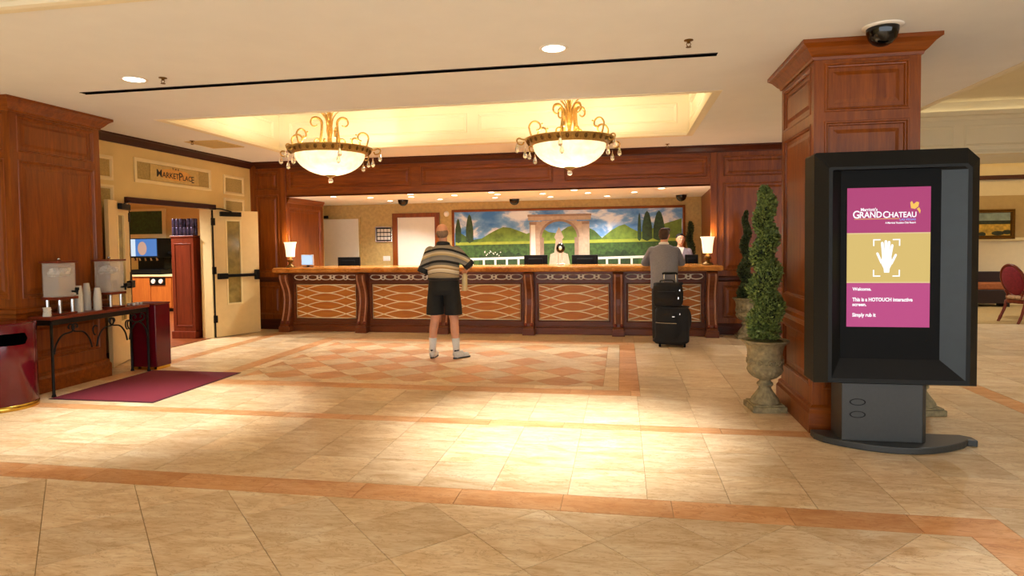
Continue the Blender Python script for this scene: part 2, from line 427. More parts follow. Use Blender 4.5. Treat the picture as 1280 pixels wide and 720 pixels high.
wood('market_planks', '#6e3418', '#95512a', .3, 'x')
for k in range(38):
    MB().box(-12.4, 6.2+k*.19+.002, -.006, -6.66, 6.2+k*.19+.188, .002).build('plank', 'market_planks', floor)
# ---------------------------------------------------------------- ceiling with coffers
CF = (-5.35, 6.60, .945, 9.20); CF2 = (-5.35, .7, .945, 3.35); CFR = (3.45, 3.5, 8.6, 12.6)
ceiling = struct('ceiling', 'flat cream painted lobby ceiling around the coffers', 'ceiling')
holed(MB(), 17.8, 18.3, [tuple((q[0]+6.8, q[1]+4, q[2]+6.8, q[3]+4)) for q in (CF, CF2, CFR)], lambda u, v, n: (u-6.8, v-4, CEIL)).build('ceiling_panel', 'ceiling_paint', ceiling)
def coffer(name, q, top, label, pz, nx, ny, mat='coffer_paint'):
    s = struct(name, label, 'coffer'); x0, y0, x1, y1 = q; h = top-CEIL
    W, D = x1-x0, y1-y0
    def pans(w, n):
        g = .16; pw = (w-g*(n+1))/n; return [(g+i*(pw+g), pz[0]-CEIL, g+i*(pw+g)+pw, pz[1]-CEIL) for i in range(n)]
    panelled(s, (x0, y1, CEIL), (1, 0, 0), (0, -1, 0), W, h, pans(W, nx), mat, depth=.02, mw=.05, field=0)
    panelled(s, (x0, y0, CEIL), (1, 0, 0), (0, 1, 0), W, h, pans(W, nx), mat, depth=.02, mw=.05, field=0)
    panelled(s, (x0, y0, CEIL), (0, 1, 0), (1, 0, 0), D, h, pans(D, ny), mat, depth=.02, mw=.05, field=0)
    panelled(s, (x1, y0, CEIL), (0, 1, 0), (-1, 0, 0), D, h, pans(D, ny), mat, depth=.02, mw=.05, field=0)
    MB().quad((x0, y0, top), (x1, y0, top), (x1, y1, top), (x0, y1, top)).build('coffer_top', mat, s)
    loop = [(x0, y0), (x1, y0), (x1, y1), (x0, y1)]
    MB().sweep(loop, [(0, CEIL+.075), (.012, CEIL+.07), (.02, CEIL+.045), (.034, CEIL+.03), (.034, CEIL), (0, CEIL-.006), (-.05, CEIL-.006), (-.055, CEIL)], True).build('coffer_lip', mat, s)
    MB().sweep(loop, [(0, pz[1]+.1), (.02, pz[1]+.11), (.05, pz[1]+.16), (.10, pz[1]+.17), (.10, pz[1]+.25), (.085, pz[1]+.25), (.085, pz[1]+.20), (0, pz[1]+.20)], True).build('cove_ledge', mat, s)
    # strip lamps lying in the cove, hidden from below by the ledge
    z = pz[1]+.215; e = emit(name+'_strip', '#ffe9bf', LV['cove_far'] if name == 'trim_3' else LV['cove'])
    MB().sweep([(x0+.03, y0+.03), (x1-.03, y0+.03), (x1-.03, y1-.03), (x0+.03, y1-.03)], [(0, z), (.03, z), (.03, z+.012), (0, z+.012), (0, z)], True).build('cove_strip', e, s)
    return s
coffer('trim_1', CF, 3.95, 'long rectangular coffer above the front desk lit warm yellow', (3.17, 3.46), 2, 1)
coffer('trim_2', CF2, 3.95, 'cream coffer edge at the upper left corner', (3.17, 3.46), 2, 1)  # cove strip in here is unseen, added to light the room
coffer('trim_3', CFR, 3.95, 'pale panelled coffer over the lounge on the right', (3.14, 3.52), 4, 3)
# lounge ceiling cove at far wall
lc = struct('trim_4', 'yellow lit cove above the far lounge wall', 'cove')
MB().quad((3.0, 14.3, CEIL), (11, 14.3, CEIL), (11, 14.3, 3.5), (3.0, 14.3, 3.5)).quad((3.0, 14.3, 3.5), (11, 14.3, 3.5), (11, 15.5, 3.5), (3.0, 15.5, 3.5)).build('cove_back', 'coffer_paint', lc)
emit('lounge_strip', '#ffdf9a', 5)
MB().box(3.4, 14.36, 3.06, 10.8, 14.42, 3.09).build('cove_strip', 'lounge_strip', lc)
# ---------------------------------------------------------------- left wall with double door opening
wl = struct('wall_left', 'cream painted wall with framed fabric panels and double doorway', 'wall')
DY0, DY1, DZ = 7.45, 9.2, 2.13
m = MB().box(XL-.16, -4, 0, XL, DY0, CEIL).box(XL-.16, DY1, 0, XL, YB+.3, CEIL).box(XL-.16, DY0, DZ, XL, DY1, CEIL)
m.build('wall_plaster', 'cream_paint', wl)
def fabric(y0, z0, y1, z1):
    fn = lambda u, v, n: (XL+n, u, v); q = (y0, z0, y1, z1)
    m = MB(); ringquads(m, [ins(q, -.05, .0), ins(q, -.05, .018), ins(q, -.02, .024), ins(q, 0, .01), ins(q, 0, .0)], fn); m.build('panel_frame', 'cream_trim', wl)
    MB().quad(fn(y0, z0, .004), fn(y1, z0, .004), fn(y1, z1, .004), fn(y0, z1, .004)).build('fabric_panel', 'fabric_panel', wl)
fabric(7.66, 2.46, 9.19, 2.70); fabric(9.62, 2.44, 10.09, 2.67); fabric(6.55, 2.44, 7.19, 2.66); fabric(9.62, .95, 10.09, 2.28); fabric(6.55, .95, 7.19, 2.28)
# door frame and dark header rail over the doorway
MB().box(XL-.18, DY0-.05, 0, XL+.02, DY0+.012, DZ-.021).box(XL-.18, DY1-.012, 0, XL+.02, DY1+.05, DZ-.021).build('door_jamb', 'cream_trim', wl)
MB().box(XL+.001, DY0-.03, DZ-.02, XL+.05, DY1+.1, DZ+.06).build('door_header', 'cherry_dark_y', wl, bevel=.006)
MB().sweep([(XL, DY0-.05), (XL, -4)], [(0, 0), (.02, 0), (.02, .1), (.012, .13), (0, .13)]).build('baseboard', 'cherry_dark_y', wl)
MB().sweep([(XL, YB), (XL, DY1+.05)], [(0, 0), (.02, 0), (.02, .1), (.012, .13), (0, .13)]).build('baseboard', 'cherry_dark_y', wl)
CROWN = [(0, 2.895), (.014, 2.895), (.02, 2.915), (.045, 2.935), (.085, 2.965), (.105, 2.975), (.125, 2.98), (.125, 2.9995), (0, 2.9995)]
MB().sweep([(XL, YB), (XL, -4)], CROWN).build('crown_moulding', 'cherry_dark_y', wl)
# ---------------------------------------------------------------- wood panelled back wall, bulkhead and alcove
wb = struct('wall_back', 'reddish cherry wood panelled wall framing the front desk alcove', 'wall')
AX0, AX1 = -5.96, 1.44
N = (0, -1, 0); U = (1, 0, 0)
for x0, x1, px0, px1 in ((XL, AX0, XL+.10, AX0-.11), (AX1, 3.2, AX1+.14, 3.06)):
    panelled(wb, (x0, YB, 0), U, N, x1-x0, CEIL, [(px0-x0, .26, px1-x0, .79), (px0-x0, 1.02, px1-x0, 2.42), (px0-x0, 2.51, px1-x0, 2.84)], 'cherry')
    MB().sweep([(x1, YB), (x0, YB)], [(0, 0), (.025, 0), (.025, .13), (.012, .17), (0, .18)]).build('baseboard', 'cherry_dark_x', wb)
    MB().sweep([(x1, YB), (x0, YB)], [(0, .85), (.012, .86), (.03, .875), (.03, .91), (.012, .93), (0, .94)]).build('chair_rail', 'cherry_dark_x', wb)
pw = (AX1-AX0)/3
panelled(wb, (AX0, YB, AZ), U, N, AX1-AX0, CEIL-AZ, [(i*pw+.09, .13, (i+1)*pw-.09, .47) for i in range(3)], 'cherry_x')
MB().sweep([(3.2, YB), (XL+.13, YB)], CROWN).build('crown_moulding', 'cherry_dark_x', wb)
for x in (AX0, AX1): MB().box(x-.05, YB-.028, .0 if x < 0 else 0, x+.05, YB+.0, 2.895).build('stile', 'cherry', wb, bevel=.006)
MB().box(AX0, YB, AZ-.001, AX1, YB+.08, AZ+.02).build('bulkhead_edge', 'cherry_x', wb)
MB().box(AX1, YB+.001, 0, AX1+.1, YB+.08, CEIL).box(AX0-.08, YB+.001, 0, AX0, YB+.08, CEIL).build('return_post', 'cherry', wb)
MB().box(3.12, YB+.002, 0, 3.2, 15.5, 3.6).build('lounge_side', 'lounge_paint', wb)
wa = struct('wall_alcove', 'tan mottled wallpaper wall behind the front desk', 'wall')
MB().box(-6.75, AY, 0, 1.75, AY+.1, 2.6).build('wallpaper', 'wallpaper', wa)
MB().quad((AX1, YB, 0), (1.56, AY, 0), (1.56, AY, AZ), (AX1, YB, AZ)).build('side_panelling', 'cherry', wa)
panelled(wa, (AX0, YB+.02, 0), (0, 1, 0), (1, 0, 0), 1.45, AZ, [(.12, 1.0, 1.33, 2.2), (.12, .2, 1.33, .85)], 'cherry')
MB().box(AX0-.12, 11.8, 0, AX0, 11.84, AZ).box(-6.78, 11.8, 0, AX0-.12, 11.84, AZ).box(-6.78, 11.84, 0, -6.72, AY, AZ).build('side_return', 'wallpaper', wa)
MB().sweep([(AX0, 11.8), (AX0, YB+.08)], [(0, AZ-.10), (.012, AZ-.095), (.03, AZ-.06), (.05, AZ-.03), (.05, AZ-.001), (0, AZ-.001)]).build('crown_moulding', 'cherry_y', wa)
MB().quad((-6.78, YB+.08, AZ), (1.75, YB+.08, AZ), (1.75, AY, AZ), (-6.78, AY, AZ)).build('soffit', 'ceiling_paint', wa)
# ---------------------------------------------------------------- lounge shell
wr = struct('wall_lounge', 'tan lounge wall with cream dado and dark picture rail', 'wall')
m = MB().box(3.2, 15.5, 1.42, 11, 15.6, 2.42); m.build('wallpaper', 'lounge_wall', wr)
MB().box(3.2, 15.5, 2.42, 11, 15.6, 3.5).build('frieze', 'lounge_paint', wr)
MB().box(3.2, 15.5, 0, 11, 15.6, 1.42).build('dado', 'lounge_paint', wr)
MB().box(3.2, 15.46, 1.42, 11, 15.5, 1.49).build('dado_rail', 'cream_trim', wr, bevel=.008)
MB().box(3.2, 15.4, 2.77, 11, 15.5, 2.86).build('picture_rail', 'cherry_dark_x', wr, bevel=.01)
MB().box(3.2, 15.48, .0, 11, 15.5, .14).build('baseboard', 'cream_trim', wr)
tag(MB().box(11, -4, 0, 11.1, 15.6, 3.6).build('wall_right', 'lounge_wall'), 'tan painted side wall of the lounge', 'wall', kind='structure')
# ---------------------------------------------------------------- market room shell
wm = struct('wall_market', 'cream interior of the shop beyond the double doors', 'wall')
MB().box(-12.6, 13.6, 0, XL-.16, 13.7, 3).box(-12.7, 6, 0, -12.6, 13.7, 3).box(-12.6, 5.9, 0, XL-.16, 6, 3).box(XL-.17, 10.6, 0, XL-.16, 13.6, 3).build('wall_plaster', 'cream_paint', wm)
MB().box(-12.6, 6, 2.75, XL-.16, 13.6, 2.8).build('shop_ceiling', 'ceiling_paint', wm)
# ---------------------------------------------------------------- panelled pillars
def pillar(name, label, x0, y0, x1, y1, faces, inset=.075):
    t = thing(name, label, 'pillar')
    def pans(w): return [(inset, .34, w-inset, .75), (inset, 1.0, w-inset, 2.40), (inset, 2.47, w-inset, 2.84)]
    W, D = x1-x0, y1-y0
    F = {'front': ((x0, y0, 0), (1, 0, 0), (0, -1, 0), W), 'left': ((x0, y0, 0), (0, 1, 0), (-1, 0, 0), D), 'right': ((x1, y0, 0), (0, 1, 0), (1, 0, 0), D), 'rear': ((x0, y1, 0), (1, 0, 0), (0, 1, 0), W)}
    for f in ('front', 'left', 'right', 'rear'):
        O, U_, N_, w = F[f]; panelled(t, O, U_, N_, w, CEIL-.001, pans(w) if f in faces else [], 'cherry', mw=.035)
    loop = [(x1, y0), (x0, y0), (x0, y1), (x1, y1)]
    MB().sweep(loop, [(0, .001), (.035, .001), (.035, .15), (.022, .175), (.022, .195), (.008, .21), (0, .215)], True).build('plinth', 'cherry_x', t)
    MB().sweep(loop, [(0, .80), (.01, .81), (.02, .84), (.038, .86), (.038, .89), (.015, .905), (0, .91)], True).build('chair_rail', 'cherry_x', t)
    MB().sweep(loop, [(0, 2.865), (.012, 2.865), (.018, 2.885), (.035, 2.90), (.07, 2.945), (.095, 2.965), (.105, 2.97), (.105, 2.9985), (0, 2.9985)], True).build('crown_moulding', 'cherry_x', t)
    return t
pillar('panelled_pillar', 'square cherry wood pillar with crown moulding standing behind the touch screen kiosk', 1.455, 5.15, 2.2, 6.12, ('front', 'left', 'right', 'rear'))
pillar('panelled_pillar', 'dark cherry wood pillar at the left edge behind the drink console', -6.6, 5.25, -5.95, 6.33, ('front', 'right'))
# ================================================================== DOORS
plain('dim_glass', '#8d7a45', .12, 0, .3, 8)
def push_door(name, label, hinge, ang, w, sgn):
    d = struct(name, label, 'door'); d.location = (hinge[0], hinge[1], 0); d.rotation_euler = (0, 0, ang)
    # local: leaf runs along +x from the hinge, faces -y*sgn towards the lobby
    t = .022; H = 2.1; a, b = w*.28, w*.58
    m = MB().box(0, -t, .012, a, t, H).box(b, -t, .012, w, t, H).box(a, -t, .012, b, t, .55).box(a, -t, 1.93, b, t, H)
    m.build('door_leaf', 'door_cream', d)
    MB().box(a, -.006, .55, b, .006, 1.93).build('pane', 'dim_glass', d)
    for s in (-1, 1):
        r = MB(); fn = lambda u, v, n: (u, s*(t+n), v); q = (a, .55, b, 1.93)
        ringquads(r, [ins(q, -.02, 0), ins(q, -.02, .006), ins(q, .006, .006), ins(q, .006, -.015)], fn); r.build('vision_frame', 'cream_trim', d)
    y = -sgn*(t+.035)
    m = MB(); m.box(.06, y-.016, .99, w-.02, y+.016, 1.04); m.box(.04, y-.03, .965, .2, y+.03, 1.06); m.box(w-.1, y-.03, .93, w-.03, y+.03, 1.10)
    m.build('push_bar', 'black_metal', d, bevel=.006)
    c = MB().box(.10, y-.03, 2.0, .46, y+.02, 2.075); c.build('door_closer', 'black_metal', d, bevel=.006)
    MB().tube([(.3, y, 2.08), (.1, y-.02*sgn, 2.12), (-.05, 0, 2.125)], .01, 6).build('closer_arm', 'black_metal', d)
    for z in (.25, 1.05, 1.85): MB().box(-.03, -.03, z, .03, .03, z+.12).build('hinge', 'black_metal', d)
    MB().box(-.012, -.03, .01, -.002, .03, H).build('edge_strip', 'black_metal', d)
    return d
a = math.atan2(.68, .33)
push_door('door_1', 'cream door leaf with narrow glass pane and black push bar swung open on the right', (XL+.03, DY1+.02), a, .80, 1)
a = math.atan2(-.68, .33)
push_door('door_2', 'cream door leaf with narrow glass pane partly behind the drink dispenser', (XL+.03, DY0-.02), a, .80, -1)
# doors of the alcove
d = struct('door_3', 'plain white door at the left end of the wallpapered wall', 'door')
MB().box(-6.55, AY-.05, .01, -5.66, AY-.004, 2.07).build('door_leaf', 'door_white', d, bevel=.004)
MB().box(-6.6, AY-.1, 2.09, -6.36, AY-.04, 2.15).build('door_closer', 'black_metal', d)
MB().box(-5.66, AY-.04, .01, -5.62, AY-.002, 2.1).build('door_jamb', 'wallpaper', d)
d = struct('door_4', 'white door in a brown wooden frame behind the desk', 'door')
MB().box(-4.77, AY-.03, .01, -3.93, AY-.003, 2.08).build('door_leaf', 'door_white', d, bevel=.004)
MB().box(-4.88, AY-.06, .0, -4.77, AY-.002, 2.17).box(-3.93, AY-.06, 0, -3.83, AY-.002, 2.17).box(-4.77, AY-.06, 2.08, -3.93, AY-.002, 2.17).build('door_frame', 'cherry', d, bevel=.006)
MB().sphere((-4.02, AY-.08, 1.0), .03).build('knob', 'brass', d, smooth=True)

# ================================================================== CEILING FIXTURES
emit('lens_lobby', '#fff2dc', 6); emit('lens_small', '#fff0d4', 9)
def downlight(x, y, z, r, label, power, group=None, mat='lens_lobby', spot=None, col=WARM2, blend=.6):
    t = thing('recessed_downlight', label, 'downlight', (x, y, z), 0, group)
    MB().lathe([(r*.86, .0), (r*.88, -.006), (r*1.08, -.006), (r*1.12, -.001)], 28).build('trim_ring', 'white_plastic', t, smooth=True)
    MB().lathe([(0.0001, -.003), (r*.87, -.003)], 28).build('lens', mat, t)
    if power:
        l = lamp('SPOT', 'downlight_lamp', (0, 0, -.03), power, col, t, shadow_soft_size=r*.7, spot_size=spot or R(95), spot_blend=blend)
    return t
SP = R(62)
downlight(-.51, 4.86, CEIL, .10, 'round recessed ceiling downlight near the middle above the ceiling slot', LV['down'], 'lobby downlights', spot=SP, blend=1.0)
downlight(-4.27, 4.95, CEIL, .10, 'round recessed ceiling downlight near the left end of the ceiling slot', LV['down']*.75, 'lobby downlights', spot=SP, blend=1.0)
for x, y in ((-4.3, -.6), (-.5, -.6), (3.0, 1.5), (-6.0, 2.0), (2.6, -1.5), (-2.4, -2.4)):  # unseen lamps added behind the camera to light the room
    downlight(x, y, CEIL, .10, 'added unseen ceiling downlight on the entrance side of the lobby', LV['fill_down'], 'added entrance side downlights', spot=R(96), blend=.9, col=(1, .96, .9))
AL = [(-5.11, 10.55), (-4.59, 10.99), (-3.64, 10.5), (-3.82, 11.05), (-4.56, 11.92), (-3.5, 11.83), (-2.97, 10.95), (-2.2, 10.5), (-2.19, 11.02), (-2.39, 11.77), (-1.39, 11.1), (-1.34, 11.92), (-.78, 10.5), (-.59, 11.19), (-.27, 12.08), (.22, 11.28), (.65, 10.6)]
for i, (x, y) in enumerate(AL):
    downlight(x, y, AZ, .065, 'small bright recessed downlight in the white soffit over the front desk', LV['alcove'], 'soffit downlights over the front desk', 'lens_small', R(130))
for k in ((5.2, 13.2), (9.4, 13.2), (4.4, 8.2)):  # lamps added out of sight to brighten the lounge
    z = CEIL if k[0] != 4.4 else 3.95
    downlight(k[0], k[1], z, .09, 'unseen downlight added over the lounge', LV['lounge'], 'added lounge downlights', 'lens_small', R(130))
def dome(x, y, z, r, label):
    t = thing('dome_camera', label, 'camera', (x, y, z))
    MB().lathe([(r*.98, -.014), (r*1.2, -.010), (r*1.27, -.004), (r*1.27, 0)], 32).build('mount_ring', 'white_plastic' if r > .08 else 'black_plastic', t, smooth=True)
    MB().lathe([(r, -.008), (r*.98, -.04), (r*.85, -.085*r/.1), (r*.6, -.115*r/.1), (r*.3, -.13*r/.1), (.0001, -.134*r/.1)], 32).build('dome', 'black_gloss', t, smooth=True)
dome(1.825, 4.86, CEIL, .105, 'black glossy dome camera with white ring on the ceiling before the pillar')
dome(-4.17, 11.58, AZ, .1, 'black dome camera on the soffit above the framed white door'); dome(-2.07, 12.1, AZ, .1, 'black dome camera on the soffit above the middle of the desk')
dome(1.1, 12.1, AZ, .1, 'black dome camera on the soffit near the right end of the desk')
def sprinkler(x, y, label):
    t = thing('sprinkler_head', label, 'sprinkler', (x, y, CEIL))
    MB().lathe([(.034, 0), (.034, -.005), (.014, -.008), (.01, -.024), (.0001, -.024)], 16).build('escutcheon', 'antique_gold', t, smooth=True)
    MB().lathe([(.0001, -.05), (.02, -.05), (.02, -.054), (.0001, -.054)], 12).tube([(.012, 0, -.02), (.016, 0, -.035), (.003, 0, -.05)], .003, 5).tube([(-.012, 0, -.02), (-.016, 0, -.035), (-.003, 0, -.05)], .003, 5).build('deflector', 'antique_gold', t)
sprinkler(.50, 4.88, 'small ceiling sprinkler above the right end of the long slot'); sprinkler(-3.99, 4.96, 'small ceiling sprinkler beside the left round downlight')
sprinkler(-5.97, 7.96, 'small ceiling sprinkler beside the ceiling air grille'); sprinkler(.70, 9.96, 'small ceiling sprinkler right of the right chandelier')
t = thing('slot_diffuser', 'long thin black air slot running across the ceiling', 'air slot', (0, 0, CEIL))
MB().box(-5.13, 5.25, -.006, .764, 5.255, 0).box(-5.13, 5.318, -.006, .764, 5.323, 0).build('slot_rim', 'black_metal', t)
MB().box(-5.13, 5.255, -.003, .764, 5.318, -.0005).build('slot_void', 'void', t)
t = thing('air_grille', 'grey rectangular air grille in the ceiling by the left wall', 'vent', (-5.85, 8.3, CEIL))
MB().box(-.26, -.32, -.008, -.235, .32, 0).box(.235, -.32, -.008, .26, .32, 0).box(-.235, -.32, -.008, .235, -.295, 0).box(-.235, .295, -.008, .235, .32, 0).build('grille_frame', 'cream_paint', t)
MB().box(-.235, -.295, -.002, .235, .295, -.0005).build('grille_void', 'kiosk_grey', t)
for k in range(12): MB().box(-.235, -.285+k*.05, -.007, .235, -.26+k*.05, -.003).build('slat', 'cream_paint', t)

# ================================================================== CHANDELIERS
def chand_bowl():
    m, nt, b = _new('alabaster'); v = coords(nt, jitter=False); n = noise(nt, v, 7, 5, .6, .7)
    rp = ramp(nt, [(.3, lin('#f5d9a4')), (.7, lin('#fff1d2'))]); nt.links.new(n.outputs[0], rp.inputs[0])
    nt.links.new(rp.outputs[0], b.inputs['Base Color']); nt.links.new(rp.outputs[0], b.inputs['Emission Color']); b.inputs['Emission Strength'].default_value = LV['bowl']
    b.inputs['Roughness'].default_value = .25
    tr = nt.nodes.new('ShaderNodeBsdfTranslucent'); nt.links.new(rp.outputs[0], tr.inputs['Color'])
    mx = nt.nodes.new('ShaderNodeMixShader'); mx.inputs[0].default_value = .085
    nt.links.new(b.outputs[0], mx.inputs[1]); nt.links.new(tr.outputs[0], mx.inputs[2]); nt.links.new(mx.outputs[0], nt.nodes['Material Output'].inputs['Surface'])
    MATS['alabaster'] = m
chand_bowl(); glass('crystal', '#fff6e6', .02, .85, 1.5)
def spiral(c, r0, r1, a0, a1, n=16): # points of a spiral in the (rho,z) plane
    return [(c[0]+(r0+(r1-r0)*i/n)*math.cos(a0+(a1-a0)*i/n), c[1]+(r0+(r1-r0)*i/n)*math.sin(a0+(a1-a0)*i/n)) for i in range(n+1)]
def chandelier(label, x, y, rot):
    t = thing('bowl_chandelier', label, 'chandelier', (x, y, 2.74), rot, 'bowl chandeliers in the coffer')
    pr = [(.0001, -.30)]+[(.46*math.sin(a), -.30*math.cos(a)) for a in [i*PI/2/14 for i in range(1, 14)]]+[(.465, 0)]
    MB().lathe(pr, 48).build('bowl', 'alabaster', t, smooth=True)
    MB().lathe([(.455, -.02), (.475, -.028), (.485, -.015), (.50, .0), (.52, .03), (.545, .048), (.56, .05), (.56, .062), (.535, .066), (.50, .04), (.47, .01), (.455, -.01), (.455, -.02)], 56).build('rim', 'gold_leaf', t, smooth=True)
    lm = MB().sphere((0, 0, 0), (.012, .022, .03), 8, 6)
    lo = None
    for k in range(30):
        a = 2*PI*k/30
        if lo is None: lo = lm.build('rim_leaf', 'antique_gold', t, smooth=True); q = lo
        else: q = lo.copy(); COL.objects.link(q)
        q.location = (.528*math.cos(a), .528*math.sin(a), .018); q.rotation_euler = (0, R(24), a)
    # stem
    MB().lathe([(.0001, -.02), (.03, -.02), (.02, .05), (.035, .1), (.02, .18), (.045, .3), (.03, .42), (.018, .5), (.03, .56), (.018, .62), (.012, .7), (.012, 1.12), (.06, 1.16), (.075, 1.205), (.0001, 1.21)], 20).build('stem', 'gold_leaf', t, smooth=True)
    # plume of leaf spikes on the stem and big upper scrolls
    for k in range(8):
        a = 2*PI*k/8+.2; c, s = math.cos(a), math.sin(a)
        P = bez([(.018*c, .018*s, .24), (.028*c, .028*s, .36), (.055*c, .055*s, .47), (.135*c, .135*s, .57)], 5)
        MB().tube(P, [.017*(1-.7*i/(len(P)-1)) for i in range(len(P))], 6).build('plume', 'gold_leaf', t, smooth=True)
    for k in range(4):
        a = 2*PI*k/4+.35; c, s = math.cos(a), math.sin(a)
        prof = [(.10, .04), (.12, .16), (.105, .28), (.10, .36)] + spiral((.185, .40), .085, .035, PI*.95, -PI*.75)
        P = bez([(q*c, q*s, z) for q, z in prof], 3)
        MB().tube(P, [.019 if i < len(P)*.5 else .019-.011*(i/len(P)) for i in range(len(P))], 6).build('upper_scroll', 'gold_leaf', t, smooth=True)
        prof = [(.16, .04), (.22, .02), (.2, .1)] + spiral((.15, .15), .05, .02, 0, PI*1.4, 10)
        P = bez([(q*c, q*s, z) for q, z in prof], 2); MB().tube(P, .012, 5).build('inner_leaf', 'gold_leaf', t, smooth=True)
    for k in range(6):
        a = 2*PI*k/6+.1; c, s = math.cos(a), math.sin(a)
        prof = [(.46, .03), (.50, .08), (.525, .16)] + spiral((.435, .185), .095, .03, .05, PI*1.5)
        P = bez([(q*c, q*s, z) for q, z in prof], 2)
        A = MB().tube(P, .0125, 6).build('rim_scroll', 'gold_leaf', t, smooth=True)
        MB().sphere((.36*c, .36*s, .235), .013, 8, 6).build('bead', 'gold_leaf', A, smooth=True)
        # outward arm with two crystals
        prof = [(.54, .05), (.60, .03), (.66, .045), (.69, .02), (.67, -.02), (.62, -.03), (.60, .0)]
        P = bez([(q*c, q*s, z) for q, z in prof], 4)
        B = MB().tube(P, .010, 6).build('drop_arm', 'gold_leaf', t, smooth=True)
        for rr, z0 in ((.685, .01), (.585, -.06)):
            d = MB().lathe([(.0001, 0), (.004, -.01), (.008, -.045), (.022, -.08), (.029, -.105), (.022, -.132), (.0001, -.145)], 8, (rr*c, rr*s, z0)); d.build('crystal_drop', 'crystal', B)
    MB().lathe([(.0001, -.28), (.06, -.285), (.075, -.297), (.05, -.312), (.03, -.325), (.012, -.335), (.0001, -.336)], 20).build('finial_cap', 'gold_leaf', t, smooth=True)
    MB().sphere((0, 0, -.368), .034, 12, 8).build('finial_crystal', 'crystal', t, smooth=True)
    lamp('POINT', 'chandelier_bulbs', (0, 0, -.08), LV['chand'], WARM, t, shadow_soft_size=.07)
    return t
chandelier('gold chandelier with glowing alabaster bowl hanging over the left half of the desk', -3.86, 7.9, .0)
chandelier('gold chandelier with glowing alabaster bowl hanging over the right half of the desk', -.64, 7.9, .35)

# ================================================================== FRONT DESK
D = thing('front_desk', 'long front desk with fretwork panels and amber stone counter', 'reception desk')
DX0, DX1 = -5.91, 1.47; FY = 10.16
PX = [-5.80, -4.385, -2.94, -1.5, -.06, 1.37]
MB().box(DX0+.03, FY, .02, AX1-.02, YB-.03, 1.03).box(AX0+.02, YB-.03, .02, AX1-.02, 10.62, 1.03).build('carcass', 'desk_wood', D)
MB().box(DX0+.02, FY-.05, 0, AX1+.02, FY, .11).box(DX0+.02, FY-.035, .11, AX1+.02, FY, .135).build('plinth', 'desk_wood', D, bevel=.008)
slab = [(-.0, 1.035), (.03, 1.035), (.05, 1.05), (.055, 1.08), (.05, 1.105), (.03, 1.12), (0, 1.12)]
m = MB(); m.prism([(DX0, 9.96), (DX1, 9.96), (DX1, 10.31), (AX1-.03, 10.33), (AX1-.03, 10.8), (AX0+.02, 10.8), (AX0+.02, 10.33), (DX0, 10.31)], 1.035, 1.12)
m.sweep([(DX1, 10.30), (DX1, 9.96), (DX0, 9.96), (DX0, 10.30)], slab); m.build('countertop', 'counter_stone', D)
MB().box(DX0+.04, FY-.05, .985, AX1-.01, FY, 1.035).build('cornice', 'desk_wood', D, bevel=.01)
plain('fret_cream', '#efd9b0', .4, 0, .06); plain('fret_white', '#e9dcc4', .4, 0, .06)
for b in range(5):
    x0, x1 = PX[b]+.155, PX[b+1]-.155; z0, z1 = .235, .815; w = x1-x0; h = z1-z0; cx = (x0+x1)/2
    fn = lambda u, v, n: (u, FY-n, v); q = (x0-.045, z0-.045, x1+.045, z1+.045)
    m = MB(); ringquads(m, [ins(q, 0, .002), ins(q, .0, .02), ins(q, .018, .02), ins(q, .03, .006), ins(q, .045, .004)], fn); m.build('panel_moulding', 'desk_wood', D)
    MB().box(x0, FY-.004, z0, x1, FY+.001, z1).build('panel', 'desk_field', D)
    # fretwork: pairs of opposed waves making long lens shapes
    m = MB(); r = .0095; s = h/4
    for k in range(4):
        zc = z0+s*(k+.5)
        for sg in (1, -1):
            pts = []
            for i in range(41):
                u = -.5+i/40; pts.append((cx+u*w, FY-.012, zc+sg*s/2*math.cos(PI*u/.66) if True else 0))
            m.tube(pts, r, 6, up=(0, -1, 0), flat=.6)
    m.tube([(x0, FY-.012, z0), (x1, FY-.012, z0), (x1, FY-.012, z1), (x0, FY-.012, z1)], r*1.2, 6, closed=True)
    m.build('fretwork', 'fret_cream', D, smooth=True)
    # frieze of linked ovals and rings
    m = MB(); zf = .945; nb = 5; fx0, fx1 = x0-.06, x1+.06; st = (fx1-fx0)/nb
    def ring(cx, rx, rz, r=.0095, n=20): m.tube([(cx+rx*math.cos(2*PI*i/n), FY-.012, zf+rz*math.sin(2*PI*i/n)) for i in range(n)], r, 5, closed=True)
    for k in range(nb):
        ring(fx0+(k+.5)*st, st*.40, .042)
    for k in range(nb+1):
        c = fx0+k*st
        if 0 < k < nb:
            ring(c, .042, .042)
            m.tube([(c-.05, FY-.012, zf-.03), (c+.05, FY-.012, zf+.03)], .005, 5).tube([(c-.05, FY-.012, zf+.03), (c+.05, FY-.012, zf-.03)], .005, 5)
    m.build('frieze', 'fret_white', D, smooth=True)
plain('reed_highlight', '#a87458', .2, 0, .1)  # lighter colour paints glossy highlights onto the pilaster ridges
# scrolled pilasters
prof = [(FY, .02), (9.975, .02), (9.97, .11), (9.985, .135), (10.0, .14), (10.005, .19), (10.03, .26), (10.065, .36), (10.09, .48), (10.095, .58), (10.075, .70), (10.03, .80), (9.985, .88), (9.965, .95), (9.97, .99), (9.985, 1.02), (FY, 1.034)]
for k, x in enumerate(PX):
    p = MB().prism(prof, x-.085, x+.085, lambda a, b, c: (c, a, b)).build('pilaster', 'desk_wood', D, bevel=.006)
    for dx in (-.05, .05):
        path = [(x+dx, a-.004, b) for a, b in prof[5:-2]]
        MB().tube(bez(path, 3), .016, 6).build('reed', 'reed_highlight', p, smooth=True)
        MB().sphere((x+dx, 9.993, .17), (.03, .02, .03), 10, 8).build('scroll_foot', 'mahogany', p, smooth=True)
    MB().box(x-.1, 9.955, 0, x+.1, FY, .10).build('pilaster_block', 'desk_wood', p, bevel=.006)
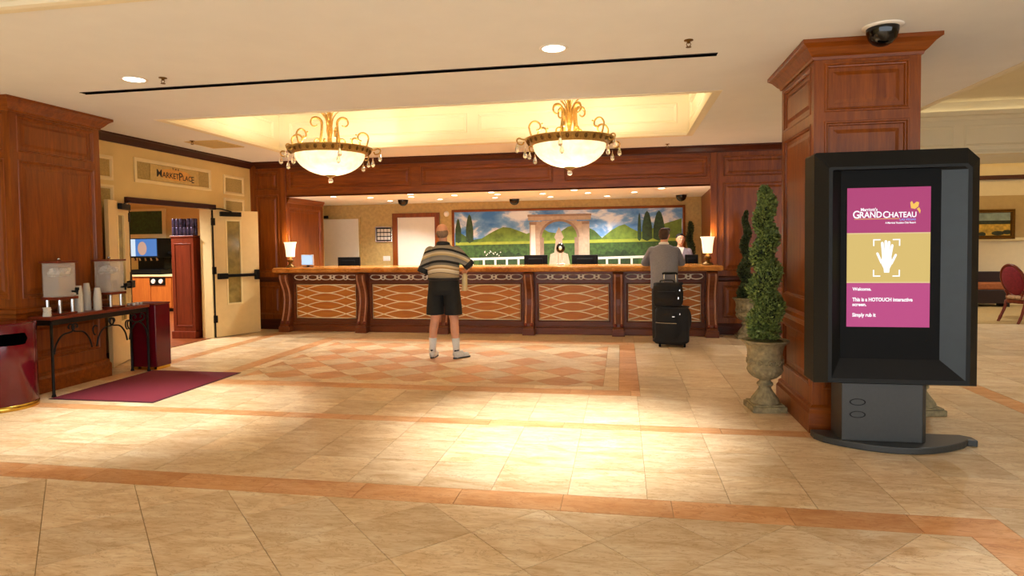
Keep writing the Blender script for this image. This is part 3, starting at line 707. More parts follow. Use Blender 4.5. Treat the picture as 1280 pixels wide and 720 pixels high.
# staff side work surface
t = thing('staff_desk', 'low staff work surface behind the stone counter', 'desk')
MB().box(-5.9, 10.82, .73, 1.3, 11.25, .76).build('worktop', 'honey', t)
for x in (-5.8, -3.5, -1.2, 1.2): MB().box(x-.02, 10.86, 0, x+.02, 11.2, .73).build('support', 'honey', t)
def monitor(x0, x1, z1, label, y=11.02):
    t = thing('computer_monitor', label, 'monitor', ((x0+x1)/2, y, .76)); w = (x1-x0)/2; h = z1-.76
    MB().box(-w, -.02, h-.33, w, .02, h).build('housing', 'black_plastic', t, bevel=.008)
    MB().box(-w*.6, -.045, h-.26, w*.6, -.02, h-.06).build('rear_cover', 'black_plastic', t, bevel=.01)
    MB().box(-w+.012, .0205, h-.318, w-.012, .022, h-.012).build('screen', 'black_gloss', t)
    MB().box(-.02, -.03, .01, .02, 0, h-.2).build('stand', 'black_plastic', t)
    MB().box(-.12, -.09, 0, .12, .09, .012).build('foot', 'black_plastic', t)
monitor(-5.27, -4.83, 1.275, 'black computer monitor seen from behind at the left end of the desk')
monitor(-1.72, -1.30, 1.285, 'black computer monitor before the left column of the painted arch')
monitor(-.87, -.41, 1.28, 'black computer monitor before the right column of the painted arch')
monitor(1.06, 1.28, 1.268, 'small black monitor in front of the clerk')
plain('screen_bezel', '#b9b9bb', .4, 0, .05); emit('screen_blue', '#c3dcff', .55)
t = thing('tablet_display', 'small lit white screen on the counter beside the left lamp', 'display', (-5.52, 10.32, 1.1205), R(-8))
MB().box(-.125, -.012, .03, .125, .012, .22).build('housing', 'screen_bezel', t, bevel=.005)
MB().box(-.112, -.0135, .042, .112, -.012, .208).build('screen', 'screen_blue', t)
MB().box(-.07, -.05, 0, .07, .06, .008).box(-.02, 0, .006, .02, .03, .1).build('stand', 'black_plastic', t)
# desk lamps
emit('lampshade', '#ffdca6', .8, '#fff0d8')
def desk_lamp(label, x, y):
    t = thing('table_lamp', label, 'lamp', (x, y, 1.1205), 0, 'counter lamps')
    MB().lathe([(.0001, 0), (.085, 0), (.088, .015), (.06, .03), (.035, .05), (.03, .08), (.055, .105), (.058, .125), (.03, .15), (.018, .17), (.018, .2), (.0001, .2)], 24).build('base', 'antique_gold', t, smooth=True)
    MB().lathe([(.072, .185), (.074, .22), (.082, .32), (.098, .42), (.112, .445), (.108, .445), (.094, .42), (.078, .32), (.069, .22), (.069, .185)], 32).build('shade', 'lampshade', t, smooth=True)
    MB().sphere((0, 0, .28), .025, 10, 8).build('bulb', 'lampshade', t, smooth=True)
    lamp('POINT', 'lamp_bulb', (0, 0, .46), LV['tlamp'], WARM, t, shadow_soft_size=.05)
desk_lamp('glowing table lamp with flared white shade at the left end of the counter', -5.79, 10.22)
desk_lamp('glowing table lamp with flared white shade at the right end of the counter', 1.33, 10.22)
# small things on the counter and the wall behind
t = thing('desk_clock', 'dark round ornament on a white stand in front of the painted fountain', 'ornament', (-1.03, 10.62, 1.1205))
MB().box(-.07, -.05, 0, .07, .05, .02).box(-.05, -.012, .02, -.025, .012, .22).box(.025, -.012, .02, .05, .012, .22).build('stand', 'white_plastic', t, bevel=.004)
MB().sphere((0, 0, .285), (.075, .04, .085), 20, 14).build('case', 'black_gloss', t, smooth=True)
MB().sphere((0, -.034, .285), (.028, .012, .036), 16, 10).build('face', 'white_plastic', t, smooth=True)
t = thing('notice_frame', 'small framed notice with light lines on the wallpaper left of the framed door', 'frame', (-5.09, AY-.002, 1.725))
fn = lambda u, v, n: (u, -n, v)
m = MB(); ringquads(m, [ins((-.19, -.165, .19, .165), 0, 0), ins((-.19, -.165, .19, .165), 0, .025), ins((-.19, -.165, .19, .165), .02, .025), ins((-.19, -.165, .19, .165), .025, .01)], fn); m.build('frame', 'chrome', t)
MB().box(-.165, -.01, -.14, .165, 0, .14).build('backing', 'kiosk_black', t)
for r_ in range(3):
    for c in range(4): MB().box(-.15+c*.078, -.014, -.12+r_*.085, -.085+c*.078, -.0105, -.055+r_*.085).build('card', 'paper', t)
t = thing('switch_plate', 'white wall switch plate low between the two white doors', 'switch', (-5.04, AY-.001, 1.2))
MB().box(-.08, -.008, -.052, .08, 0, .052).build('plate', 'white_plastic', t, bevel=.003); 
for c in (-.045, 0, .045): MB().box(c-.012, -.014, -.02, c+.012, -.008, .02).build('rocker', 'white_plastic', t)
t = thing('wall_speaker', 'small round white wall fixture between the framed door and the mural', 'fixture', (-3.68, AY-.001, 2.14))
MB().lathe([(.0001, .03), (.03, .03), (.055, .02), (.06, .0)], 20).xf(Matrix.Rotation(PI/2, 4, 'X')).build('cover', 'white_plastic', t, smooth=True)
# ================================================================== MURAL
MU = thing('landscape_mural', 'wide framed mural of green hills, hedges and a pale stone arch', 'mural', (0, AY-.001, 0))
def mp(px, py): return (-3.505+(px-568)*4.701/285, 2.153-(py-264)*.01652)
plain('mu_hill', '#6f8a2c', .6, 0, .35, 9); plain('mu_hill2', '#4f7030', .6, 0, .35, 9); plain('mu_meadow', '#a3b13a', .6, 0, .2, 9); plain('mu_hedge', '#3c5a22', .6, 0, .5, 14)
plain('mu_hedge_dark', '#27401a', .6, 0, .5, 14); plain('mu_cypress', '#2f4a22', .6, 0, .45, 16); plain('mu_stone', '#bda68e', .6, 0, .15, 12); plain('mu_stone_shade', '#9a7f6a', .6, 0, .15, 12); plain('mu_white', '#e8e4d8', .6, 0, .05)
def skymat():
    m, nt, b = _new('mu_sky'); v = coords(nt, (1, 1, 1.7), jitter=False); n = noise(nt, v, 1.7, 6, .55, .4)
    rp = ramp(nt, [(.36, lin('#3a7cc8')), (.49, lin('#79aadc')), (.57, lin('#e2e8f0')), (.75, lin('#fbfaf8'))]); nt.links.new(n.outputs[0], rp.inputs[0]); nt.links.new(rp.outputs[0], b.inputs['Base Color']); b.inputs['Roughness'].default_value = .6; MATS['mu_sky'] = m
skymat()
x0, z1 = mp(568, 263); x1, _ = mp(853, 263); z0 = .98
MB().box(x0, -.012, z0, x1, 0, z1).build('painted_sky', 'mu_sky', MU)
def paint(name, mat, pts, lay): return MB().prism([mp(*p) for p in pts], -.012-.0015*lay, -.012-.0015*(lay-1)-.0001, lambda a, b, c: (a, c, b)).build(name, mat, MU)
paint('painted_hill', 'mu_hill2', [(569, 304), (569, 287), (578, 291), (590, 299), (604, 297), (612, 304)], 1)
paint('painted_hill', 'mu_hill', [(592, 304), (604, 297), (614, 291), (624, 286), (632, 283), (641, 284), (652, 288), (662, 292), (668, 290), (680, 284), (690, 290), (702, 292), (714, 284), (722, 282), (730, 287), (740, 297), (740, 304)], 2)
paint('painted_hill', 'mu_hill2', [(739, 304), (739, 285), (747, 289), (756, 298), (765, 304)], 1)
paint('painted_hill', 'mu_hill', [(750, 304), (758, 297), (768, 289), (777, 284), (784, 282), (792, 287), (802, 292), (816, 288), (832, 282), (852, 276), (852, 304)], 2)
paint('painted_meadow', 'mu_meadow', [(569, 307), (569, 302), (852, 299.5), (852, 304.5)], 3)
paint('painted_hedge', 'mu_hedge', [(569, 336), (569, 305.5), (666, 304.5), (740, 304.5), (852, 303), (852, 336)], 4)
for a, b, h in ((569, 577, 271), (583, 593, 266), (799.5, 804, 268), (805, 817, 266), (818.5, 832, 266)):
    c = (a+b)/2; paint('painted_cypress', 'mu_cypress', [(a, 300), (a+.2, 285), (a+(b-a)*.16, h+9), (a+(b-a)*.3, h+3), (c, h), (b-(b-a)*.3, h+3), (b-(b-a)*.16, h+9), (b-.2, 285), (b, 300), (c, 303)], 5)
for a, b, h in ((600, 660, 318), (676, 697, 312), (711, 735, 310), (752, 800, 318)):
    n = 14; pts = [(a, 336)]+[(a+(b-a)*i/n, h+4*((i*7) % 3)/2-6*math.sin(PI*i/n)) for i in range(n+1)]+[(b, 336)]
    paint('painted_shrub', 'mu_hedge_dark' if a in (600, 752) else 'mu_hedge', pts, 6)
# arch
arc = [(703.5-22*math.cos(PI*i/16), 297-20*math.sin(PI*i/16)) for i in range(17)]
paint('painted_pier', 'mu_stone', [(666, 331), (666, 277), (681.5, 277), (681.5, 331)], 7); paint('painted_pier', 'mu_stone', [(725.5, 331), (725.5, 277), (741, 277), (741, 331)], 7)
for i in range(16):
    p, q = arc[i], arc[i+1]; paint('painted_spandrel', 'mu_stone', [(p[0], p[1]), (p[0], 276), (q[0], 276), (q[0], q[1])], 7)
    s = lambda k: (703.5+(k[0]-703.5)*1.14, 297+(k[1]-297)*1.14); paint('painted_voussoir', 'mu_stone_shade', [p, s(p), s(q), q], 9)
paint('painted_entablature', 'mu_stone', [(664, 275.5), (664, 268), (743, 268), (743, 275.5)], 8); paint('painted_cornice', 'mu_stone_shade', [(663.5, 270.5), (663.5, 268), (743.5, 268), (743.5, 270.5)], 10)
for a in (667, 733):
    paint('painted_column', 'mu_white' if a == 667 else 'mu_stone', [(a, 331), (a+.6, 280), (a+6, 280), (a+6.6, 331)], 9); paint('painted_capital', 'mu_stone_shade', [(a-1, 281), (a-1.6, 277.5), (a+8, 277.5), (a+7.4, 281)], 10)
for a in (679, 722.5): paint('painted_shaft', 'mu_stone_shade', [(a, 331), (a, 297), (a+5, 297), (a+5, 331)], 9)
# fountain and balustrade
paint('painted_fountain', 'mu_stone', [(690, 333), (692, 318), (697, 316), (699, 300), (697, 297), (700, 290), (703, 284), (706, 290), (709, 297), (707, 300), (709, 316), (714, 318), (717, 333)], 9)
for a, b in ((588, 662), (744, 808)):
    paint('painted_rail', 'mu_white', [(a, 325), (a, 322), (b, 320.5), (b, 323.5)], 8)
    k = a+2
    while k < b-2: paint('painted_baluster', 'mu_white', [(k, 336), (k, 324), (k+2.6, 324), (k+2.6, 336)], 8); k += 15
for i in range(14):
    a, b = 606+i*1.6+random.random()*2, 313+random.random()*7; paint('painted_flower', 'mu_white', [(a-.9, b), (a, b-.9), (a+.9, b), (a, b+.9)], 9)
m = MB(); q = (x0-.05, z0-.05, x1+.05, z1+.05); fn = lambda u, v, n: (u, -n, v)
ringquads(m, [ins(q, 0, 0), ins(q, 0, .045), ins(q, .02, .05), ins(q, .04, .035), ins(q, .05, .033), ins(q, .05, 0)], fn); m.build('frame', 'cherry_x', MU)

# ================================================================== SHOP SIGN
plain('sign_board', '#c9a964', .6, 0, .1, 20); plain('sign_glow', '#d9a04e', .6, 0, .12, 10); plain('ink', '#120d0c', .5)
SG = thing('shop_sign', 'tan sign reading MARKETPLACE in dark small capitals above the double doors', 'sign', (XL+.007, 0, 0))
MB().box(0, 7.90, 2.468, .012, 8.93, 2.692).build('board', 'sign_board', SG, bevel=.003)
MB().prism([(8.41+.36*math.cos(2*PI*i/32), 2.58+.085*math.sin(2*PI*i/32)) for i in range(32)], .0121, .0132, lambda a, b, c: (c, a, b)).build('oval', 'sign_glow', SG)
def run(parts, y, z, parent, total, mk, mat='ink', boldness=.0015):
    """lay text pieces of different sizes side by side, scaled to a total width; mk(x, z, scale) -> matrix"""
    objs = []; x = 0
    for s, size, dz in parts:
        o = text('lettering', s, size, mat, parent, Matrix.Identity(4), bold=boldness)
        xs = [v.co.x for v in o.data.vertices]; a, b = min(xs), max(xs)
        o.data.transform(Matrix.Translation((x-a, dz, 0))); x += b-a+size*.035; objs.append(o)
    k = total/x
    for o in objs: o.data.transform(mk(k))
WM = Matrix(((0, 0, 1, .0145), (1, 0, 0, 0), (0, 1, 0, 0), (0, 0, 0, 1)))
run([('M', .2, 0), ('ARKET', .15, 0), ('P', .22, -.02), ('LAC', .14, -.01), ('E', .18, -.035)], 0, 0, SG, .80, lambda k: Matrix.Translation((0, 8.02, 2.525)) @ WM @ Matrix.Diagonal((k, k, 1, 1)))
run([('T  H  E', .03, 0)], 0, 0, SG, .14, lambda k: Matrix.Translation((0, 8.34, 2.653)) @ WM @ Matrix.Diagonal((k, k*.8, 1, 1)), boldness=.001)

# ================================================================== DRINK CONSOLE AND WHAT STANDS ON IT
CZ = .815
C = thing('console_table', 'narrow dark wood console with iron scroll brackets beside the left pillar', 'table', (-5.79, 6.0, 0))
MB().box(-.135, -.66, CZ-.035, .145, .675, CZ).build('tabletop', 'mahogany', C, bevel=.008)
MB().box(-.12, -.64, CZ-.09, .125, .66, CZ-.0355).build('apron', 'iron', C)
for x in (-.11, .12):
    for y in (-.635, .655):
        MB().tube([(x, y, .0), (x, y, .03), (x, y, CZ-.05)], [.022, .014, .014], 8).build('leg', 'iron', C, smooth=True)
def scr(y0, d, s=1.0):
    pts = [(.0, -.30), (.03, -.2), (.10, -.12), (.2, -.10)]
    P = [(.125, y0+d*a*s, CZ-.085+b*s) for a, b in pts]; P = bez(P, 5)
    for i in range(1, 14):
        t = i/13; a = -PI/2+t*PI*1.7; r = .05*(1-.6*t)*s; P.append(Vector((.125, y0+d*(.2*s+r*math.cos(a)), CZ-.085-.10*s+.05*s+r*math.sin(a))))
    return P
for y0, d in ((-.62, 1), (-.16, -1), (-.1, 1), (.33, -1), (.36, 1), (.64, -1)):
    MB().tube(scr(y0, d), .009, 6).build('scroll_bracket', 'iron', C, smooth=True)
for y0 in (-.12, .33, .36):
    MB().tube([(.125, y0+.035*math.cos(a*.5)*(1-a/16), CZ-.17-.02*a*.3+.03*math.sin(a*.5)) for a in range(13)], .008, 6).build('scroll_drop', 'iron', C, smooth=True)
def acry(name, hexc, alpha, rough=.1):
    m, nt, b = _new(name); b.inputs['Base Color'].default_value = lin(hexc); b.inputs['Alpha'].default_value = alpha; b.inputs['Roughness'].default_value = rough; MATS[name] = m
acry('acrylic', '#e6ded2', .22); acry('water', '#d9c8b4', .28, .05); acry('ice', '#f4efe6', .6, .3); acry('cup_clear', '#e6e0d4', .62, .2)
def dispenser(label, y):
    t = thing('drink_dispenser', label, 'dispenser', (-5.8, y, CZ+.0005), 0, 'drink dispensers on the console')
    MB().box(-.105, -.105, 0, .105, .105, .018).build('base_board', 'mahogany', t, bevel=.004)
    for x in (-.075, .075):
        for q in (-.075, .075): MB().lathe([(.0001, .018), (.017, .018), (.017, .155), (.0001, .155)], 14, (x, q, 0)).build('steel_post', 'chrome', t, smooth=False)
    MB().box(-.115, -.115, .155, .115, .115, .183).build('shelf', 'mahogany', t, bevel=.004)
    m = MB(); m.sweep([(.1, -.1), (-.1, -.1), (-.1, .1), (.1, .1)], [(0, .1835), (0, .535), (-.006, .535), (-.006, .1835), (0, .1835)], True); m.build('tank', 'acrylic', t)
    MB().box(-.092, -.092, .184, .092, .092, .42).build('water', 'water', t)
    m = MB()
    for k in range(40):
        p = (random.uniform(-.07, .07), random.uniform(-.07, .07), random.uniform(.41, .47)); s_ = random.uniform(.012, .02)
        b = MB().box(-s_, -s_, -s_, s_, s_, s_); b.xf(Matrix.Translation(p) @ Matrix.Rotation(random.random()*3, 4, 'Y') @ Matrix.Rotation(random.random()*3, 4, 'X')); m._add(b.v, b.f)
    tag(m.build('ice', 'ice', t), kind='stuff')
    MB().box(-.12, -.12, .536, .12, .12, .555).build('lid', 'mahogany', t, bevel=.004)
    MB().sphere((0, 0, .575), .016, 12, 8).build('lid_knob', 'chrome', t, smooth=True)
    s = MB().tube([(.095, .06, .235), (.16, .06, .235)], .012, 10).tube([(.15, .06, .24), (.153, .06, .2)], .009, 8).build('spigot', 'black_plastic', t, smooth=True)
    MB().box(.135, .05, .245, .17, .07, .275).build('lever', 'black_plastic', s)
dispenser('acrylic drink dispenser on a wooden stand at the near end of the console', 5.60)
dispenser('acrylic drink dispenser on a wooden stand at the far end of the console', 6.25)
cup = None
for y, x, n, lab in ((5.81, -5.78, 11, 'clear plastic cup in the nearest upside down cup stack'), (5.975, -5.84, 12, 'clear plastic cup in the tallest upside down cup stack'), (6.0, -5.73, 9, 'clear plastic cup in the short front cup stack')):
    for k in range(n):
        if cup is None:
            cup = MB().lathe([(.042, 0), (.043, .004), (.04, .006), (.029, .105), (.027, .108), (.0001, .108)], 20).build('plastic_cup', 'cup_clear', smooth=True); o = cup
        else: o = cup.copy(); COL.objects.link(o)
        o.location = (x, y, CZ+.0008+k*.0175); tag(o, lab if k < n-1 else 'topmost '+lab, 'cup', 'stack of cups: '+lab[24:])
t = thing('napkin_stack', 'crumpled stack of white paper napkins at the near end of the console', 'napkins', (-5.72, 5.372, CZ+.001), .1)
for k in range(9):
    b = MB().box(-.03, -.02, k*.0105, .03, .02, k*.0105+.008); b.xf(Matrix.Rotation(random.uniform(-.4, .4), 4, 'Z') @ Matrix.Rotation(random.uniform(-.07, .07), 4, 'X')); b.build('napkin', 'paper', t)
for k in range(6):
    o = MB().lathe([(.0001, 0), (.016, 0), (.02, .025), (.023, .027), (.0001, .027)], 14).build('creamer_cup', 'white_plastic', smooth=True, loc=(-5.78+.07*(k % 2), 6.50+.055*(k//2), CZ+.001))
    tag(o, 'tiny white creamer cup in the row at the far end of the console', 'cup', 'creamer cups on the console')
# bins
B = thing('round_bin', 'round glossy dark red bin with dark slot and brass foot', 'bin', (-5.79, 4.955, 0), R(10))
MB().lathe([(.0001, .0), (.268, .0), (.272, .01), (.272, .045), (.265, .05)], 48).build('brass_foot', 'brass', B, smooth=True)
MB().lathe([(.26, .05), (.268, .055), (.268, .79), (.26, .805), (.22, .812), (.0001, .815)], 56).build('drum', 'bin_red', B, smooth=True)
m = MB(); n = 20
zz = lambda a: .665+.055*math.sqrt(max(0, 1-max(0, abs(a)-.75)**2/.0225)) if abs(a) < .9 else .665
A = [-.9+1.8*i/n for i in range(n+1)]
vs = []; a0 = R(-58)
for a in A: c, s = math.cos(a0+a), math.sin(a0+a); h = zz(a)-.665; vs += [(.2695*c, .2695*s, .665-h), (.2695*c, .2695*s, .665+h)]
m._add(vs, [(2*i, 2*i+2, 2*i+3, 2*i+1) for i in range(n)]); m.build('slot', 'void', B)
B = thing('square_bin', 'dark red rectangular bin at the far end of the console', 'bin', (-5.785, 6.83, 0))
MB().box(-.185, -.125, .035, .185, .125, .80).build('body', 'bin_red', B, bevel=.01)
MB().box(-.175, -.115, 0, .175, .115, .035).build('brass_foot', 'brass', B)
MB().box(-.19, -.13, .8005, .19, .13, .82).build('top', 'mahogany', B, bevel=.005)
t = thing('door_mat', 'dark red entrance mat on the tiles before the console', 'mat', (-5.05, 5.98, 0))
MB().box(-.57, -0.69, 0, .57, .69, .009).build('pile', 'mat_red', t)
plain('mat_edge', '#3d0c16', .8)
fn = lambda u, v, n: (u, v, n); m = MB(); q = (-.59, -.71, .59, .71); ringquads(m, [ins(q, 0, .0005), ins(q, .004, .006), ins(q, .018, .008), ins(q, .02, .0005)], fn); m.build('edging', 'mat_edge', t)

# ================================================================== KIOSK
kx, ky = 1.93, 4.92
K = thing('touch_kiosk', 'dark grey standing touch screen kiosk with magenta and gold display', 'kiosk', (kx, ky, 0))
def kp(x, y, z): return (x-kx, y-ky, z)
fn = lambda a, b, c: kp(a, c, b)
def outline(x0, z0, x1, z1, c1, c2): return [(x0, z0), (x1, z0), (x1, z1-c1), (x1-c1, z1), (x0+c2, z1), (x0, z1-c2)]
rear = outline(1.362, .465, 2.425, 2.118, .075, .012); fro = outline(1.437, .485, 2.345, 2.005, .03, .01)
m = MB(); m.prism(rear, 4.80, 5.04, fn); n = 6
m2 = MB(); vs = [kp(a, 4.80, b) for a, b in rear]+[kp(a, 4.725, b) for a, b in fro]
op = outline(1.462, .515, 2.318, 1.985, .02, .008); vs += [kp(a, 4.725, b) for a, b in op]
bk = outline(1.535, .648, 2.182, 1.985, .015, .008); vs += [kp(a, 4.797, b) for a, b in bk]
fs = []
for r_ in (0, 1): fs += [(r_*n+i, r_*n+(i+1) % n, (r_+1)*n+(i+1) % n, (r_+1)*n+i) for i in range(n)]
m2._add(vs[:18], fs); 
m.build('casing', 'kiosk_dark', K, bevel=.006); m2.build('bezel', 'kiosk_dark', K)
m3 = MB(); m3._add([kp(a, 4.725, b) for a, b in op]+[kp(a, 4.79, b) for a, b in bk], [(i, (i+1) % n, n+(i+1) % n, n+i) for i in range(n) if i != 1]); MB().quad(kp(*op[1][:1], 4.725, op[1][1]), kp(op[2][0], 4.725, op[2][1]), kp(bk[2][0], 4.79, bk[2][1]), kp(bk[1][0], 4.79, bk[1][1])).build('recess_lit_side', 'recess_lit_grey', K); m3.build('recess', 'recess_grey', K)
MB().prism(bk, 4.788, 4.7995, fn).build('screen_surround', 'kiosk_black', K)
sy = 4.787; SX0, SX1 = 1.573, 2.118; zt, zb = 1.862, .872
def sz(py): return zt-(py-234)*(zt-zb)/176
def sx(px): return SX0+(px-1058)*(SX1-SX0)/106
emit('scr_magenta', '#b52a72', 0.408, '#30081c'); emit('scr_pink', '#c63f86', 0.408, '#30081c'); emit('scr_gold', '#e6c66e', 0.408, '#302810'); emit('scr_white', '#ffffff', 0.552); emit('scr_line', '#f0d090', 0.432); emit('scr_blue', '#8aa8ff', 0.432); emit('scr_crest', '#ffc24a', 0.480)
S = MB().box(*kp(SX0, sy-.002, zb), *kp(SX1, sy, zt)).build('screen', 'kiosk_black', K)
def sq(name, x0, z0, x1, z1, mat, lay): return MB().box(*kp(x0, sy-.002-.0006*lay, z0), *kp(x1, sy-.002-.0006*(lay-1), z1)).build(name, mat, S)
sq('screen_band', SX0+.003, sz(291), SX1-.003, zt-.003, 'scr_magenta', 1); sq('screen_band', SX0+.003, sz(352.5), SX1-.003, sz(292.5), 'scr_gold', 1); sq('screen_band', SX0+.003, zb+.003, SX1-.003, sz(354), 'scr_pink', 1)
sq('screen_line', SX0+.003, sz(292.5), SX1-.003, sz(291), 'scr_line', 1); sq('screen_line', SX0+.003, sz(354), SX1-.003, sz(352.5), 'scr_line', 1)
KM = lambda x, z, k=1.0, kz=None: Matrix.Translation(kp(x, sy-.0035, z)) @ Matrix(((1, 0, 0, 0), (0, 0, -.2, 0), (0, 1, 0, 0), (0, 0, 0, 1))) @ Matrix.Diagonal((k, kz or k, 1, 1))
def line(s, px, py, w, hz, mat='scr_white', bold=.0):
    o = text('lettering', s, 1, mat, S, Matrix.Identity(4), bold=bold); xs = [v.co.x for v in o.data.vertices]; a, b = min(xs), max(xs)
    o.data.transform(KM(sx(px), sz(py)) @ Matrix.Diagonal((w/(b-a), hz, 1, 1)) @ Matrix.Translation((-a, 0, 0)))
u = (SX1-SX0)/106
run([('G', .1, 0), ('RAND', .08, .004), (' ', .05, 0)][:2], 0, 0, S, 37*u, lambda k: KM(sx(1066), sz(272.5), k, k*1.15), 'scr_white', .0012)
run([('C', .1, 0), ('HATEAU', .08, .004)], 0, 0, S, 42*u, lambda k: KM(sx(1104), sz(272.5), k, k*1.15), 'scr_white', .0012)
line("Marriott's", 1076, 263.5, 21*u, .03, bold=.02); line('LAS VEGAS', 1125, 276, 20*u, .02, 'scr_blue', .02); line('A Marriott Vacation Club Resort', 1107, 279.8, 38*u, .019, bold=.02)
sq('screen_rule', sx(1068), sz(273.9), sx(1125), sz(273.3), 'scr_crest', 2)
for pts in ([(1139, 261), (1138, 254), (1140, 252), (1142, 256), (1146, 253), (1149, 254), (1148, 259), (1144, 262)], [(1146, 262), (1149, 260), (1151, 264), (1150, 268), (1148, 264)]):
    MB().prism([(sx(a), sz(b)) for a, b in pts], sy-.0034, sy-.0028, fn).build('screen_crest', 'scr_crest', S)
line('Welcome.', 1066, 363.5, 24*u, .032, bold=.03); line('This is a HOTOUCH interactive', 1066, 377, 76*u, .036, bold=.03); line('screen.', 1066, 383, 18*u, .032, bold=.03); line('Simply rub it', 1066, 396.5, 30*u, .036, bold=.03)
for ax, az, dx, dz in ((1092, 299, 1, 1), (1126, 299, -1, 1), (1092, 346, 1, -1), (1126, 346, -1, -1)):
    m = MB(); X, Z = sx(ax), sz(az); m.box(*kp(X, sy-.0035, Z), *kp(X+dx*.048, sy-.0028, Z-dz*.008)).box(*kp(X, sy-.0035, Z), *kp(X+dx*.008, sy-.0028, Z-dz*.048)); m.build('screen_corner', 'scr_white', S)
m = MB()
for a, b, c, d, r in ((1103, 329, 1097.5, 317, 1.5), (1105, 320, 1103.5, 304, 1.7), (1108, 319, 1108, 302, 1.7), (1111, 319, 1112, 303, 1.7), (1113.5, 321, 1116, 307, 1.6), (1115, 330, 1120.5, 319, 1.5)):
    p = Vector((a, b)); q = Vector((c, d)); e = (q-p).normalized(); nn = Vector((-e.y, e.x))*r
    pts = [p+nn, q+nn]+[q+nn*math.cos(t)+e*r*math.sin(t) for t in (PI/4, PI/2, PI*3/4)]+[q-nn, p-nn]
    m.prism([(sx(v.x), sz(v.y)) for v in pts], sy-.0035, sy-.0028, fn)
m.prism([(sx(a), sz(b)) for a, b in ((1102.5, 330), (1103.5, 319), (1115, 319), (1116, 330), (1113, 336), (1112.5, 341), (1106, 341), (1105.5, 336))], sy-.0035, sy-.0028, fn)
m.build('screen_hand', 'scr_white', S)
# pedestal and lens shaped base plate
MB().prism([(1.555, 4.80), (2.085, 4.80), (2.12, 4.83), (2.12, 5.04), (1.555, 5.04)], .05, .466, lambda a, b, c: kp(a, b, c)).build('pedestal', 'kiosk_grey', K, bevel=.004)
for z in (.33, .24):
    MB().lathe([(.045, .0), (.05, .0015), (.055, .0)], 20).xf(Matrix.Translation(kp(1.66, 4.7995, z)) @ Matrix.Rotation(PI/2, 4, 'X') @ Matrix.Diagonal((1, .45, 1, 1))).build('pressed_mark', 'kiosk_dark', K)
n = 24; arc_ = [(1.41+(2.44-1.41)*i/n, 4.93-.25*math.sin(PI*i/n)**.8) for i in range(n+1)]
MB().prism([(1.41, 5.05)]+[(1.41, 4.96)]+arc_[1:-1]+[(2.44, 4.93), (2.50, 4.915), (2.50, 5.0), (2.44, 5.05)], 0.0005, .05, lambda a, b, c: kp(a, b, c)).build('base_plate', 'kiosk_grey', K, bevel=.008)

# ================================================================== URNS WITH SPIRAL TOPIARIES
def urn_parts(t):
    MB().box(-.145, -.145, 0, .145, .145, .05).box(-.13, -.13, .05, .13, .13, .065).build('plinth', 'urn_stone', t, bevel=.006)
    fl = lambda lo, hi, k, n: (lambda i, a: 1+(k*abs(math.sin(n*a/2)) if lo <= i <= hi else 0))
    MB().lathe([(.12, .065), (.122, .08), (.105, .1), (.085, .13), (.062, .165), (.052, .19), (.052, .205)], 60, mod=fl(2, 4, .1, 20)).build('foot', 'urn_stone', t, smooth=True)
    MB().lathe([(.052, .205), (.062, .212), (.07, .225), (.066, .24), (.05, .25), (.047, .262), (.06, .272)], 32).build('knop', 'urn_stone', t, smooth=True)
    b = MB().lathe([(.06, .27), (.095, .29), (.125, .32), (.142, .355), (.147, .375), (.143, .38), (.146, .388), (.148, .46), (.152, .475), (.148, .485), (.15, .53), (.162, .57), (.185, .60), (.2, .608), (.202, .618), (.19, .622), (.17, .60), (.15, .58), (.0001, .575)], 80, mod=lambda i, a: 1+(.09*abs(math.sin(11*a)) if 1 <= i <= 3 else 0)).build('bowl', 'urn_stone', t, smooth=True)
    fm = MB().tube([(.026*math.cos(k*.5)*(1-k/18), 0, .028*math.sin(k*.5)*(1-k/18)) for k in range(15)], .009, 6).sphere((.03, 0, .012), (.016, .006, .01), 8, 6).sphere((-.03, 0, -.012), (.016, .006, .01), 8, 6)
    fo = None
    for k in range(10):
        if fo is None: fo = fm.build('relief_scroll', 'urn_stone', b, smooth=True); q = fo
        else: q = fo.copy(); COL.objects.link(q)
        a = 2*PI*k/10; q.location = (.149*math.sin(a), -.149*math.cos(a), .427); q.rotation_euler = (0, 0, a)
